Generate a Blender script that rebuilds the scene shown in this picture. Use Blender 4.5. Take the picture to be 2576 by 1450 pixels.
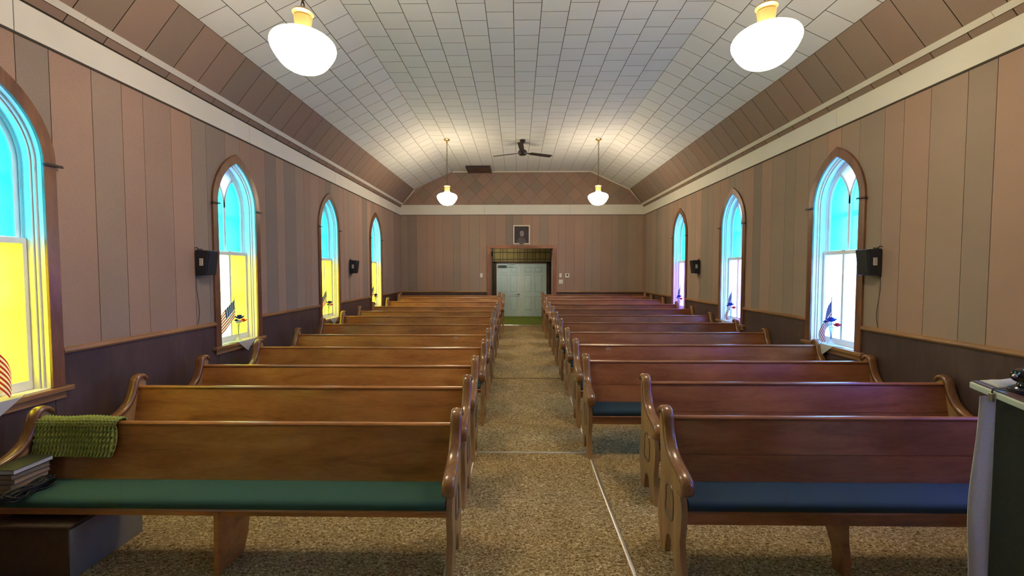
import bpy, bmesh, math, random
from mathutils import Vector, noise as mnoise

for o in list(bpy.data.objects):
    bpy.data.objects.remove(o, do_unlink=True)
sc = bpy.context.scene
COL = sc.collection
R = random.Random(11)
PI = math.pi

# ------------------------------------------------------------------ camera, world, exposure
F_PX = 1040.0
H = 1.78
cam_d = bpy.data.cameras.new('camera')
cam = bpy.data.objects.new('camera', cam_d)
COL.objects.link(cam)
cam_d.sensor_width = 36.0
cam_d.lens = F_PX * 36.0 / 2576.0
cam_d.clip_start = 0.05
cam.location = (0, 0, H)
cam.rotation_euler = (PI / 2 - 0.040363, 0, 0.014412)
sc.camera = cam

world = bpy.data.worlds.new('overcast_sky')
sc.world = world
world.use_nodes = True
wb = world.node_tree.nodes['Background']
wb.inputs[0].default_value = (0.93, 0.97, 1.0, 1)
wb.inputs[1].default_value = 22.0

sc.view_settings.view_transform = 'Standard'
sc.view_settings.look = 'None'
sc.view_settings.gamma = 1.0
sc.view_settings.use_curve_mapping = False
sc.view_settings.exposure = 1.15

LAMP_STRENGTH = 26.0
LAMP_COLOR = (1.0, 0.81, 0.56)

# room constants (metres)
XL, XR, YB, YF = -3.39, 3.60, 11.96, -3.3
RAIL_B, RAIL_T = 1.165, 1.212
BAND_B, BAND_T = 3.395, 3.615
SLOPE_END = 0.22


def floor_z(y):
    return 0.0 if y < 4.0 else min(SLOPE_END, SLOPE_END * (y - 4.0) / (YB - 4.0))


# ------------------------------------------------------------------ helpers
def tag(o, label=None, cat=None, group=None, kind=None):
    if label:
        o['label'] = label
    if cat:
        o['category'] = cat
    if group:
        o['group'] = group
    if kind:
        o['kind'] = kind
    return o


def empty(name, loc=(0, 0, 0), rz=0.0, label=None, cat=None, group=None, kind=None):
    o = bpy.data.objects.new(name, None)
    o.empty_display_size = 0.1
    COL.objects.link(o)
    o.location = loc
    o.rotation_euler = (0, 0, rz)
    return tag(o, label, cat, group, kind)


class MB:
    """collects shapes and links them as one mesh object"""

    def __init__(s):
        s.v = []
        s.f = []
        s.m = []
        s.mi = 0

    def add(s, vs, fs):
        n = len(s.v)
        s.v += [tuple(p) for p in vs]
        s.f += [tuple(n + i for i in f) for f in fs]
        s.m += [s.mi] * len(fs)
        return s

    def box(s, x0, x1, y0, y1, z0, z1):
        return s.add([(x0, y0, z0), (x1, y0, z0), (x1, y1, z0), (x0, y1, z0), (x0, y0, z1), (x1, y0, z1), (x1, y1, z1), (x0, y1, z1)],
                     [(0, 3, 2, 1), (4, 5, 6, 7), (0, 1, 5, 4), (1, 2, 6, 5), (2, 3, 7, 6), (3, 0, 4, 7)])

    def prism(s, pts, fn, a, b):
        """pts 2-D outline; fn(p, q, depth) -> xyz"""
        n = len(pts)
        vs = [fn(p, q, a) for p, q in pts] + [fn(p, q, b) for p, q in pts]
        fs = [tuple(range(n)), tuple(range(2 * n - 1, n - 1, -1))]
        fs += [(i, (i + 1) % n, n + (i + 1) % n, n + i) for i in range(n)]
        return s.add(vs, fs)

    def band(s, inner, outer, fn, a, b):
        """solid strip between two open curves with as many points"""
        n = len(inner)
        vs = [fn(p, q, a) for p, q in inner] + [fn(p, q, a) for p, q in outer] + [fn(p, q, b) for p, q in inner] + [fn(p, q, b) for p, q in outer]
        fs = []
        for i in range(n - 1):
            j = i + 1
            fs += [(i, j, n + j, n + i), (2 * n + j, 2 * n + i, 3 * n + i, 3 * n + j), (i, 2 * n + i, 2 * n + j, j), (n + i, n + j, 3 * n + j, 3 * n + i)]
        fs += [(0, n, 3 * n, 2 * n), (n - 1, 3 * n - 1, 4 * n - 1, 2 * n - 1)]
        return s.add(vs, fs)

    def tube(s, pts, r, seg=8, closed=False):
        pts = [Vector(p) for p in pts]
        n = len(pts)
        rr = r if isinstance(r, (list, tuple)) else [r] * n
        vs, fs = [], []
        up = Vector((0, 0, 1))
        prev = None
        for i, p in enumerate(pts):
            if closed:
                t = pts[(i + 1) % n] - pts[i - 1]
            else:
                t = pts[min(i + 1, n - 1)] - pts[max(i - 1, 0)]
            t = t.normalized() if t.length > 1e-9 else Vector((0, 0, 1))
            if prev is None:
                a = t.cross(up if abs(t.z) < 0.9 else Vector((1, 0, 0))).normalized()
            else:
                a = (prev - t * prev.dot(t))
                a = a.normalized() if a.length > 1e-6 else t.cross(up).normalized()
            prev = a
            b = t.cross(a)
            for k in range(seg):
                w = 2 * PI * k / seg
                vs.append(p + (a * math.cos(w) + b * math.sin(w)) * rr[i])
        m = n if closed else n - 1
        for i in range(m):
            j = (i + 1) % n
            for k in range(seg):
                l = (k + 1) % seg
                fs.append((i * seg + k, i * seg + l, j * seg + l, j * seg + k))
        if not closed:
            fs.append(tuple(range(seg)))
            fs.append(tuple((n - 1) * seg + k for k in range(seg - 1, -1, -1)))
        return s.add(vs, fs)

    def lathe(s, prof, c=(0, 0, 0), seg=24, cap=True):
        vs, fs = [], []
        n = len(prof)
        for r, z in prof:
            for k in range(seg):
                w = 2 * PI * k / seg
                vs.append((c[0] + r * math.cos(w), c[1] + r * math.sin(w), c[2] + z))
        for i in range(n - 1):
            for k in range(seg):
                l = (k + 1) % seg
                fs.append((i * seg + k, i * seg + l, (i + 1) * seg + l, (i + 1) * seg + k))
        if cap:
            fs.append(tuple(range(seg)))
            fs.append(tuple((n - 1) * seg + k for k in range(seg - 1, -1, -1)))
        return s.add(vs, fs)

    def mesh(s, name, mats, smooth=False, bevel=0.0, bseg=2, fixn=True):
        me = bpy.data.meshes.new(name)
        me.from_pydata(s.v, [], s.f)
        for m in (mats if isinstance(mats, (list, tuple)) else [mats]):
            me.materials.append(m)
        me.polygons.foreach_set('material_index', s.m)
        bm = bmesh.new()
        bm.from_mesh(me)
        if fixn:
            bmesh.ops.recalc_face_normals(bm, faces=bm.faces)
        if bevel > 0:
            es = [e for e in bm.edges if len(e.link_faces) == 2 and e.calc_face_angle(0) > 0.6]
            bmesh.ops.bevel(bm, geom=es, offset=bevel, segments=bseg, profile=0.5, affect='EDGES', clamp_overlap=True)
        if smooth:
            for f in bm.faces:
                f.smooth = True
            if smooth != 'all':
                for e in bm.edges:
                    if len(e.link_faces) == 2 and e.calc_face_angle(0) > 0.7:
                        e.smooth = False
        bm.to_mesh(me)
        bm.free()
        return me

    def build(s, name, mats, parent=None, **k):
        return link(name, s.mesh(name, mats, **k), parent)


def link(name, me, parent=None, loc=None, rot=None, color=None):
    o = bpy.data.objects.new(name, me)
    COL.objects.link(o)
    if parent is not None:
        o.parent = parent
    if loc is not None:
        o.location = loc
    if rot is not None:
        o.rotation_euler = rot
    if color is not None:
        o.color = (*color, 1)
    return o


def copy_tree(o, parent=None):
    c = o.copy()
    COL.objects.link(c)
    c.parent = parent
    for ch in list(o.children):
        copy_tree(ch, c)
    return c


# ------------------------------------------------------------------ materials
def nt(name):
    m = bpy.data.materials.new(name)
    m.use_nodes = True
    n = m.node_tree
    return m, n, n.nodes, n.links, n.nodes['Principled BSDF']


def plain(name, col, rough=0.6, metal=0.0, emit=None, es=1.0, coat=0.0, spec=0.5, grain=0.0, gscale=30.0, thin=0.0):
    m, n, N, L, b = nt(name)
    b.inputs['Roughness'].default_value = rough
    b.inputs['Metallic'].default_value = metal
    b.inputs['Coat Weight'].default_value = coat
    b.inputs['Specular IOR Level'].default_value = spec
    tc = N.new('ShaderNodeTexCoord')
    nz = N.new('ShaderNodeTexNoise')
    nz.inputs['Scale'].default_value = gscale
    nz.inputs['Detail'].default_value = 4
    L.new(tc.outputs['Object'], nz.inputs['Vector'])
    mp = N.new('ShaderNodeMapRange')
    mp.inputs[1].default_value = 0.3
    mp.inputs[2].default_value = 0.7
    g = max(grain, 0.03)
    mp.inputs[3].default_value = 1 - g
    mp.inputs[4].default_value = 1 + g
    L.new(nz.outputs['Fac'], mp.inputs[0])
    mx = N.new('ShaderNodeVectorMath')
    mx.operation = 'SCALE'
    mx.inputs[0].default_value = col[:3]
    L.new(mp.outputs[0], mx.inputs['Scale'])
    L.new(mx.outputs[0], b.inputs['Base Color'])
    if thin > 0:      # thin cloth and petals let light through
        tl = N.new('ShaderNodeBsdfTranslucent')
        L.new(mx.outputs[0], tl.inputs['Color'])
        ms = N.new('ShaderNodeMixShader')
        ms.inputs[0].default_value = thin
        L.new(b.outputs[0], ms.inputs[1])
        L.new(tl.outputs[0], ms.inputs[2])
        L.new(ms.outputs[0], N['Material Output'].inputs['Surface'])
    if emit:
        b.inputs['Emission Color'].default_value = (*emit, 1)
        b.inputs['Emission Strength'].default_value = es
    return m


def ramp(N, stops):
    r = N.new('ShaderNodeValToRGB')
    el = r.color_ramp.elements
    el[0].position, el[0].color = stops[0][0], (*stops[0][1], 1)
    el[1].position, el[1].color = stops[1][0], (*stops[1][1], 1)
    for p, c in stops[2:]:
        e = el.new(p)
        e.color = (*c, 1)
    return r


def wood(name, dark, mid, light, axis='x', rough=0.3, coat=0.3, sc_=1.0, bump=0.06, knots=True):
    """grain stretched along an axis; every object gets its own offset"""
    m, n, N, L, b = nt(name)
    tc = N.new('ShaderNodeTexCoord')
    oi = N.new('ShaderNodeObjectInfo')
    off = N.new('ShaderNodeVectorMath')
    off.operation = 'MULTIPLY_ADD'
    cx = N.new('ShaderNodeCombineXYZ')
    for i in range(3):
        L.new(oi.outputs['Random'], cx.inputs[i])
    off.inputs[1].default_value = (37.0, 23.0, 51.0)
    L.new(cx.outputs[0], off.inputs[0])
    L.new(tc.outputs['Object'], off.inputs[2])
    mp = N.new('ShaderNodeMapping')
    s = {'x': (0.7, 4, 4), 'y': (4, 0.7, 4), 'z': (4, 4, 0.7)}[axis]
    mp.inputs['Scale'].default_value = tuple(q * sc_ for q in s)
    L.new(off.outputs[0], mp.inputs['Vector'])
    a = N.new('ShaderNodeTexNoise')
    a.inputs['Scale'].default_value = 2.2
    a.inputs['Detail'].default_value = 7
    a.inputs['Roughness'].default_value = 0.62
    a.inputs['Distortion'].default_value = 0.7
    L.new(mp.outputs[0], a.inputs['Vector'])
    f = N.new('ShaderNodeTexNoise')
    f.inputs['Scale'].default_value = 22
    f.inputs['Detail'].default_value = 4
    L.new(mp.outputs[0], f.inputs['Vector'])
    add = N.new('ShaderNodeMath')
    add.operation = 'MULTIPLY_ADD'
    add.inputs[1].default_value = 0.28
    L.new(f.outputs['Fac'], add.inputs[0])
    L.new(a.outputs['Fac'], add.inputs[2])
    r = ramp(N, [(0.36, dark), (0.62, mid), (0.90, light)])
    L.new(add.outputs[0], r.inputs[0])
    # broad tonal variation between and within boards
    big = N.new('ShaderNodeTexNoise')
    big.inputs['Scale'].default_value = 1.7
    L.new(off.outputs[0], big.inputs['Vector'])
    mr = N.new('ShaderNodeMapRange')
    mr.inputs[1].default_value = 0.3
    mr.inputs[2].default_value = 0.7
    mr.inputs[3].default_value = 0.78
    mr.inputs[4].default_value = 1.16
    L.new(big.outputs['Fac'], mr.inputs[0])
    vm = N.new('ShaderNodeVectorMath')
    vm.operation = 'SCALE'
    L.new(r.outputs[0], vm.inputs[0])
    L.new(mr.outputs[0], vm.inputs['Scale'])
    L.new(vm.outputs[0], b.inputs['Base Color'])
    b.inputs['Roughness'].default_value = rough
    b.inputs['Coat Weight'].default_value = coat
    b.inputs['Coat Roughness'].default_value = 0.18
    bp = N.new('ShaderNodeBump')
    bp.inputs['Strength'].default_value = bump
    bp.inputs['Distance'].default_value = 0.01
    L.new(f.outputs['Fac'], bp.inputs['Height'])
    L.new(bp.outputs[0], b.inputs['Normal'])
    return m


def board_mat(name, speck=0.10, rough=0.85, scale=260.0, bump=0.25, big=0.05):
    """fibreboard coloured by the object's own colour, with a fine speckle"""
    m, n, N, L, b = nt(name)
    oi = N.new('ShaderNodeObjectInfo')
    tc = N.new('ShaderNodeTexCoord')
    nz = N.new('ShaderNodeTexNoise')
    nz.inputs['Scale'].default_value = scale
    nz.inputs['Detail'].default_value = 2
    L.new(tc.outputs['Object'], nz.inputs['Vector'])
    bg = N.new('ShaderNodeTexNoise')
    bg.inputs['Scale'].default_value = 1.3
    bg.inputs['Detail'].default_value = 3
    L.new(tc.outputs['Object'], bg.inputs['Vector'])
    m1 = N.new('ShaderNodeMapRange')
    m1.inputs[1].default_value, m1.inputs[2].default_value = 0.25, 0.75
    m1.inputs[3].default_value, m1.inputs[4].default_value = 1 - speck, 1 + speck
    L.new(nz.outputs['Fac'], m1.inputs[0])
    m2 = N.new('ShaderNodeMapRange')
    m2.inputs[1].default_value, m2.inputs[2].default_value = 0.3, 0.7
    m2.inputs[3].default_value, m2.inputs[4].default_value = 1 - big, 1 + big
    L.new(bg.outputs['Fac'], m2.inputs[0])
    mm = N.new('ShaderNodeMath')
    mm.operation = 'MULTIPLY'
    L.new(m1.outputs[0], mm.inputs[0])
    L.new(m2.outputs[0], mm.inputs[1])
    vm = N.new('ShaderNodeVectorMath')
    vm.operation = 'SCALE'
    L.new(oi.outputs['Color'], vm.inputs[0])
    L.new(mm.outputs[0], vm.inputs['Scale'])
    L.new(vm.outputs[0], b.inputs['Base Color'])
    b.inputs['Roughness'].default_value = rough
    b.inputs['Specular IOR Level'].default_value = 0.25
    bp = N.new('ShaderNodeBump')
    bp.inputs['Strength'].default_value = bump
    bp.inputs['Distance'].default_value = 0.002
    L.new(nz.outputs['Fac'], bp.inputs['Height'])
    L.new(bp.outputs[0], b.inputs['Normal'])
    return m


def carpet(name, c1, c2, c3, c4):
    m, n, N, L, b = nt(name)
    tc = N.new('ShaderNodeTexCoord')
    mp = N.new('ShaderNodeMapping')
    mp.inputs['Scale'].default_value = (1.0, 1.6, 1.0)
    L.new(tc.outputs['Object'], mp.inputs['Vector'])
    a = N.new('ShaderNodeTexNoise')
    a.inputs['Scale'].default_value = 50
    a.inputs['Detail'].default_value = 6
    a.inputs['Roughness'].default_value = 0.72
    a.inputs['Distortion'].default_value = 1.2
    L.new(mp.outputs[0], a.inputs['Vector'])
    r = ramp(N, [(0.38, c1), (0.47, c2), (0.55, c3), (0.64, c4)])
    L.new(a.outputs['Fac'], r.inputs[0])
    bg = N.new('ShaderNodeTexNoise')
    bg.inputs['Scale'].default_value = 5
    bg.inputs['Detail'].default_value = 3
    L.new(tc.outputs['Object'], bg.inputs['Vector'])
    m2 = N.new('ShaderNodeMapRange')
    m2.inputs[1].default_value, m2.inputs[2].default_value = 0.3, 0.7
    m2.inputs[3].default_value, m2.inputs[4].default_value = 0.88, 1.12
    L.new(bg.outputs['Fac'], m2.inputs[0])
    vm = N.new('ShaderNodeVectorMath')
    vm.operation = 'SCALE'
    L.new(r.outputs[0], vm.inputs[0])
    L.new(m2.outputs[0], vm.inputs['Scale'])
    L.new(vm.outputs[0], b.inputs['Base Color'])
    b.inputs['Roughness'].default_value = 0.95
    b.inputs['Specular IOR Level'].default_value = 0.1
    fine = N.new('ShaderNodeTexNoise')
    fine.inputs['Scale'].default_value = 240
    L.new(tc.outputs['Object'], fine.inputs['Vector'])
    ad = N.new('ShaderNodeMath')
    ad.operation = 'ADD'
    L.new(a.outputs['Fac'], ad.inputs[0])
    L.new(fine.outputs['Fac'], ad.inputs[1])
    bp = N.new('ShaderNodeBump')
    bp.inputs['Strength'].default_value = 0.8
    bp.inputs['Distance'].default_value = 0.006
    L.new(ad.outputs[0], bp.inputs['Height'])
    L.new(bp.outputs[0], b.inputs['Normal'])
    return m


def glass_pane(name, col, diffuse_part=0.35, dcol=None):
    """old coloured window glass with a slightly milky film; light crosses two faces, so each takes the square root"""
    col = tuple(math.sqrt(c) for c in col)
    dcol = tuple(math.sqrt(c) for c in (dcol or col))
    m, n, N, L, b = nt(name)
    out = N['Material Output']
    tr = N.new('ShaderNodeBsdfTransparent')
    tl = N.new('ShaderNodeBsdfTranslucent')
    gl = N.new('ShaderNodeBsdfGlossy')
    gl.inputs['Roughness'].default_value = 0.08
    gl.inputs['Color'].default_value = (0.9, 0.9, 0.9, 1)
    tc = N.new('ShaderNodeTexCoord')
    nz = N.new('ShaderNodeTexNoise')
    nz.inputs['Scale'].default_value = 6.0
    nz.inputs['Detail'].default_value = 3
    L.new(tc.outputs['Object'], nz.inputs['Vector'])
    m1 = N.new('ShaderNodeMapRange')
    m1.inputs[1].default_value, m1.inputs[2].default_value = 0.3, 0.7
    m1.inputs[3].default_value, m1.inputs[4].default_value = 0.86, 1.0
    L.new(nz.outputs['Fac'], m1.inputs[0])
    vm = N.new('ShaderNodeVectorMath')
    vm.operation = 'SCALE'
    vm.inputs[0].default_value = col
    L.new(m1.outputs[0], vm.inputs['Scale'])
    L.new(vm.outputs[0], tr.inputs['Color'])
    vm2 = N.new('ShaderNodeVectorMath')
    vm2.operation = 'SCALE'
    vm2.inputs[0].default_value = dcol or col
    L.new(m1.outputs[0], vm2.inputs['Scale'])
    L.new(vm2.outputs[0], tl.inputs['Color'])
    mx = N.new('ShaderNodeMixShader')
    mx.inputs[0].default_value = diffuse_part
    L.new(tr.outputs[0], mx.inputs[1])
    L.new(tl.outputs[0], mx.inputs[2])
    m2 = N.new('ShaderNodeMixShader')
    m2.inputs[0].default_value = 0.04
    L.new(mx.outputs[0], m2.inputs[1])
    L.new(gl.outputs[0], m2.inputs[2])
    L.new(m2.outputs[0], out.inputs['Surface'])
    return m


M = {}
M['plank'] = board_mat('fibreboard_plank', 0.16, 0.9, 230, 0.25, 0.05)
M['tile'] = board_mat('ceiling_tile_board', 0.02, 0.75, 120, 0.1, 0.02)
M['gap'] = plain('dark_joint_board', (0.055, 0.045, 0.035), 0.95)  # dark board seen in the joints
M['cream'] = plain('cream_painted_board', (0.66, 0.63, 0.54), 0.6, grain=0.03, gscale=3)
M['white'] = plain('white_window_paint', (0.80, 0.80, 0.78), 0.45, grain=0.03, gscale=12)
M['wainscot'] = wood('dark_wainscot_veneer', (0.050, 0.027, 0.024), (0.072, 0.040, 0.034), (0.098, 0.058, 0.048), 'z', 0.5, 0.05, 1.3)
M['rail'] = wood('oak_rail', (0.17, 0.075, 0.027), (0.30, 0.145, 0.055), (0.40, 0.21, 0.085), 'y', 0.35, 0.2)
M['rail_x'] = wood('oak_rail_cross', (0.17, 0.075, 0.027), (0.30, 0.145, 0.055), (0.40, 0.21, 0.085), 'x', 0.35, 0.2)
M['casing'] = wood('brown_casing_wood', (0.09, 0.036, 0.016), (0.17, 0.070, 0.032), (0.26, 0.115, 0.05), 'z', 0.35, 0.25)
M['casing_x'] = wood('brown_casing_wood_cross', (0.12, 0.045, 0.02), (0.21, 0.085, 0.04), (0.30, 0.13, 0.06), 'x', 0.35, 0.25)
M['darkwood'] = plain('dark_wood_block', (0.035, 0.02, 0.014), 0.5, grain=0.2)
M['pew_l'] = wood('honey_brown_pew_wood', (0.20, 0.072, 0.018), (0.42, 0.160, 0.040), (0.58, 0.26, 0.075), 'x', 0.33, 0.35)
M['pew_r'] = wood('red_brown_pew_wood', (0.15, 0.050, 0.018), (0.30, 0.110, 0.042), (0.42, 0.175, 0.070), 'x', 0.33, 0.35)
M['end_wood'] = wood('pew_end_wood', (0.20, 0.100, 0.036), (0.36, 0.20, 0.080), (0.47, 0.28, 0.13), 'z', 0.45, 0.15)
M['cap_wood'] = wood('pew_cap_wood', (0.12, 0.048, 0.016), (0.24, 0.105, 0.036), (0.34, 0.165, 0.065), 'z', 0.25, 0.6)
M['carve'] = wood('carved_panel_wood', (0.06, 0.028, 0.012), (0.13, 0.062, 0.028), (0.19, 0.10, 0.045), 'z', 0.35, 0.3)
M['cush_l'] = plain('cushion_cloth_yellow_cast', (0.022, 0.075, 0.058), 0.85, grain=0.12, gscale=300)  # same cloth as the right block, yellowish window light put into the colour
M['cush_r'] = plain('cushion_cloth_blue_cast', (0.006, 0.030, 0.050), 0.8, grain=0.12, gscale=300)  # same cloth as the left block, bluish window light put into the colour
M['carpet'] = carpet('mottled_carpet', (0.09, 0.052, 0.017), (0.30, 0.205, 0.085), (0.52, 0.395, 0.205), (0.84, 0.73, 0.48))
M['carpet_g'] = carpet('green_entry_carpet', (0.08, 0.095, 0.012), (0.15, 0.18, 0.025), (0.22, 0.26, 0.045), (0.32, 0.36, 0.08))
M['metal'] = plain('aluminium_strip', (0.62, 0.60, 0.55), 0.35, 0.9)
M['brass'] = plain('aged_brass', (0.62, 0.42, 0.15), 0.3, 0.9, grain=0.1)
M['bronze'] = plain('dark_bronze_chain', (0.16, 0.11, 0.055), 0.4, 0.8)
M['fitter'] = plain('brass_fitter', (0.52, 0.35, 0.13), 0.35, 0.75)
M['globe'] = plain('opal_glass_lit', (0.9, 0.88, 0.82), 0.2, emit=LAMP_COLOR, es=LAMP_STRENGTH)
M['black'] = plain('black_plastic', (0.012, 0.012, 0.014), 0.5)
M['fan'] = plain('dark_bronze_fan', (0.022, 0.013, 0.010), 0.45)
M['speaker'] = plain('black_speaker_vinyl', (0.012, 0.017, 0.026), 0.42, grain=0.15, gscale=200)
M['paper'] = plain('white_paper_label', (0.74, 0.70, 0.62), 0.7)
M['ink'] = plain('label_ink', (0.12, 0.10, 0.10), 0.8)
M['doorpaint'] = plain('pale_green_door_paint', (0.68, 0.82, 0.80), 0.4, grain=0.03, gscale=4)
M['ivory'] = plain('ivory_switch_plastic', (0.78, 0.75, 0.66), 0.4)
M['vwall'] = board_mat('ochre_wall_panel', 0.08, 0.7, 60, 0.1, 0.1)
M['vdark'] = plain('vestibule_dark_wood', (0.060, 0.036, 0.018), 0.6, grain=0.2, gscale=6)
M['steel'] = plain('brushed_steel', (0.35, 0.34, 0.33), 0.3, 0.9)
M['closer'] = plain('grey_door_closer', (0.10, 0.12, 0.11), 0.45, 0.4)
M['cloth'] = plain('white_linen', (0.78, 0.78, 0.77), 0.9, thin=0.45, grain=0.04, gscale=80)
M['red'] = plain('flag_red', (0.42, 0.025, 0.035), 0.8, thin=0.14)
M['fwhite'] = plain('flag_white', (0.82, 0.80, 0.78), 0.8, thin=0.14)
M['blue'] = plain('flag_blue', (0.015, 0.03, 0.16), 0.8, thin=0.14)
M['rblue'] = plain('rose_blue', (0.02, 0.035, 0.30), 0.7, thin=0.45, grain=0.2)
M['rred'] = plain('rose_red', (0.50, 0.015, 0.025), 0.7, thin=0.45, grain=0.2)
M['rwhite'] = plain('rose_white', (0.80, 0.80, 0.82), 0.7, thin=0.45, grain=0.05)
M['stem'] = plain('flower_stem_green', (0.03, 0.09, 0.03), 0.6)
M['stick'] = plain('flag_stick_wood', (0.30, 0.19, 0.08), 0.5)
M['frosted'] = glass_pane('bud_vase_glass', (0.86, 0.90, 0.90), 0.35)
M['pulpit_dark'] = plain('dark_pulpit_side', (0.014, 0.016, 0.013), 0.7, grain=0.2, gscale=50)
M['pulpit_top'] = wood('pulpit_top_laminate', (0.07, 0.035, 0.03), (0.13, 0.07, 0.058), (0.19, 0.11, 0.09), 'y', 0.45, 0.1)
M['pulpit_edge'] = plain('pale_pulpit_edge', (0.50, 0.56, 0.48), 0.6)
M['throw'] = plain('green_crochet_yarn', (0.26, 0.29, 0.065), 0.95, grain=0.3, gscale=160)
M['bookblack'] = plain('black_book_cover', (0.015, 0.016, 0.014), 0.5)
M['pagewhite'] = plain('grey_white_pages', (0.55, 0.55, 0.55), 0.9, grain=0.08, gscale=200)
M['pagetan'] = plain('aged_pages', (0.36, 0.27, 0.18), 0.9, grain=0.15, gscale=200)
M['booktan'] = plain('worn_tan_cover', (0.16, 0.11, 0.07), 0.7, grain=0.1)
M['boxbrown'] = plain('dark_brown_box', (0.06, 0.03, 0.018), 0.6, grain=0.2)
M['boxgrey'] = plain('pale_grey_box_side', (0.20, 0.20, 0.195), 0.8)
M['hatch'] = wood('dark_hatch_wood', (0.05, 0.02, 0.014), (0.085, 0.036, 0.024), (0.12, 0.055, 0.035), 'x', 0.5, 0.05)
M['frame_w'] = plain('cream_picture_frame', (0.74, 0.66, 0.52), 0.5)
M['ground'] = plain('outdoor_ground', (0.30, 0.32, 0.24), 0.9, grain=0.2, gscale=2)

# window glass
S3 = 3.0
M['g_cyan'] = glass_pane('cyan_glass', (0.0035, 0.13, 0.19), 0.5, (0.012, 0.47, 0.68))
M['g_yellow'] = glass_pane('yellow_glass', (0.14, 0.118, 0.0026), 0.5, (0.60, 0.51, 0.022))
M['g_pale'] = glass_pane('pale_green_white_glass', (0.10, 0.16, 0.07), 0.4, (0.50, 0.70, 0.25))
M['g_clear'] = glass_pane('clear_blue_white_glass', (0.075, 0.20, 0.50), 0.4, (0.20, 0.50, 0.95))
M['g_lav'] = glass_pane('lavender_glass', (0.08, 0.05, 0.45), 0.4, (0.30, 0.20, 0.95))
M['g_top'] = glass_pane('pale_top_glass', (0.08, 0.12, 0.42), 0.4, (0.25, 0.40, 0.95))
M['g_cyan_r'] = glass_pane('light_cyan_glass', (0.010, 0.22, 0.42), 0.4, (0.012, 0.42, 0.90))

# ------------------------------------------------------------------ wall pieces with openings
W_IN, W_OUT = 0.335, 0.415           # casing inner and outer half width
SPR, AP_IN, AP_OUT = 2.548, 3.072, 3.178
SILL_B, SILL_T = 0.85, 0.93
WL = [2.585, 4.965, 7.40, 9.83, 0.15]       # window centres, left wall (the last, behind the view, is added for its light)
WR = [2.49, 4.763, 7.02, 9.27, 0.20]        # right wall (first out of frame; the last unseen, added for light)


def arch_z(s, w, apex, spring=SPR):
    h = apex - spring
    r = (w * w + h * h) / (2 * w)
    return spring + math.sqrt(max(0.0, r * r - (abs(s) + r - w) ** 2))


def arch_pts(w, apex, zb, n=12, spring=SPR):
    """from the right foot over the pointed arch to the left foot"""
    h = apex - spring
    r = (w * w + h * h) / (2 * w)
    cx = w - r
    a1 = math.atan2(h, -cx)
    pr = [(cx + r * math.cos(a1 * i / n), spring + r * math.sin(a1 * i / n)) for i in range(n + 1)]
    pr[-1] = (0.0, apex)
    return [(w, zb)] + pr + [(-p, q) for p, q in reversed(pr[:-1])] + [(-w, zb)]


W_HOLE, AP_HOLE = 0.36, 3.10


def hole_top(y, centres):
    for c in centres:
        if abs(y - c) < W_HOLE:
            return arch_z(y - c, W_HOLE, AP_HOLE)
    return None


def plank_outline(a, b, zb, zt, centres):
    pts = [(a, zt)]
    ys = [a, b]
    for c in centres:
        for e in (c - W_HOLE, c + W_HOLE):
            if a < e < b:
                ys += [e - 1e-5, e + 1e-5]
        for k in range(-12, 13):
            e = c + W_HOLE * k / 12.5
            if a < e < b:
                ys.append(e)
    low = []
    for y in sorted(ys):
        t = hole_top(y, centres)
        low.append((y, zb if t is None else t))
    return pts + low + [(b, zt)]


SIDE = {'left': (XL, -1, WL), 'right': (XR, 1, WR)}


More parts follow.
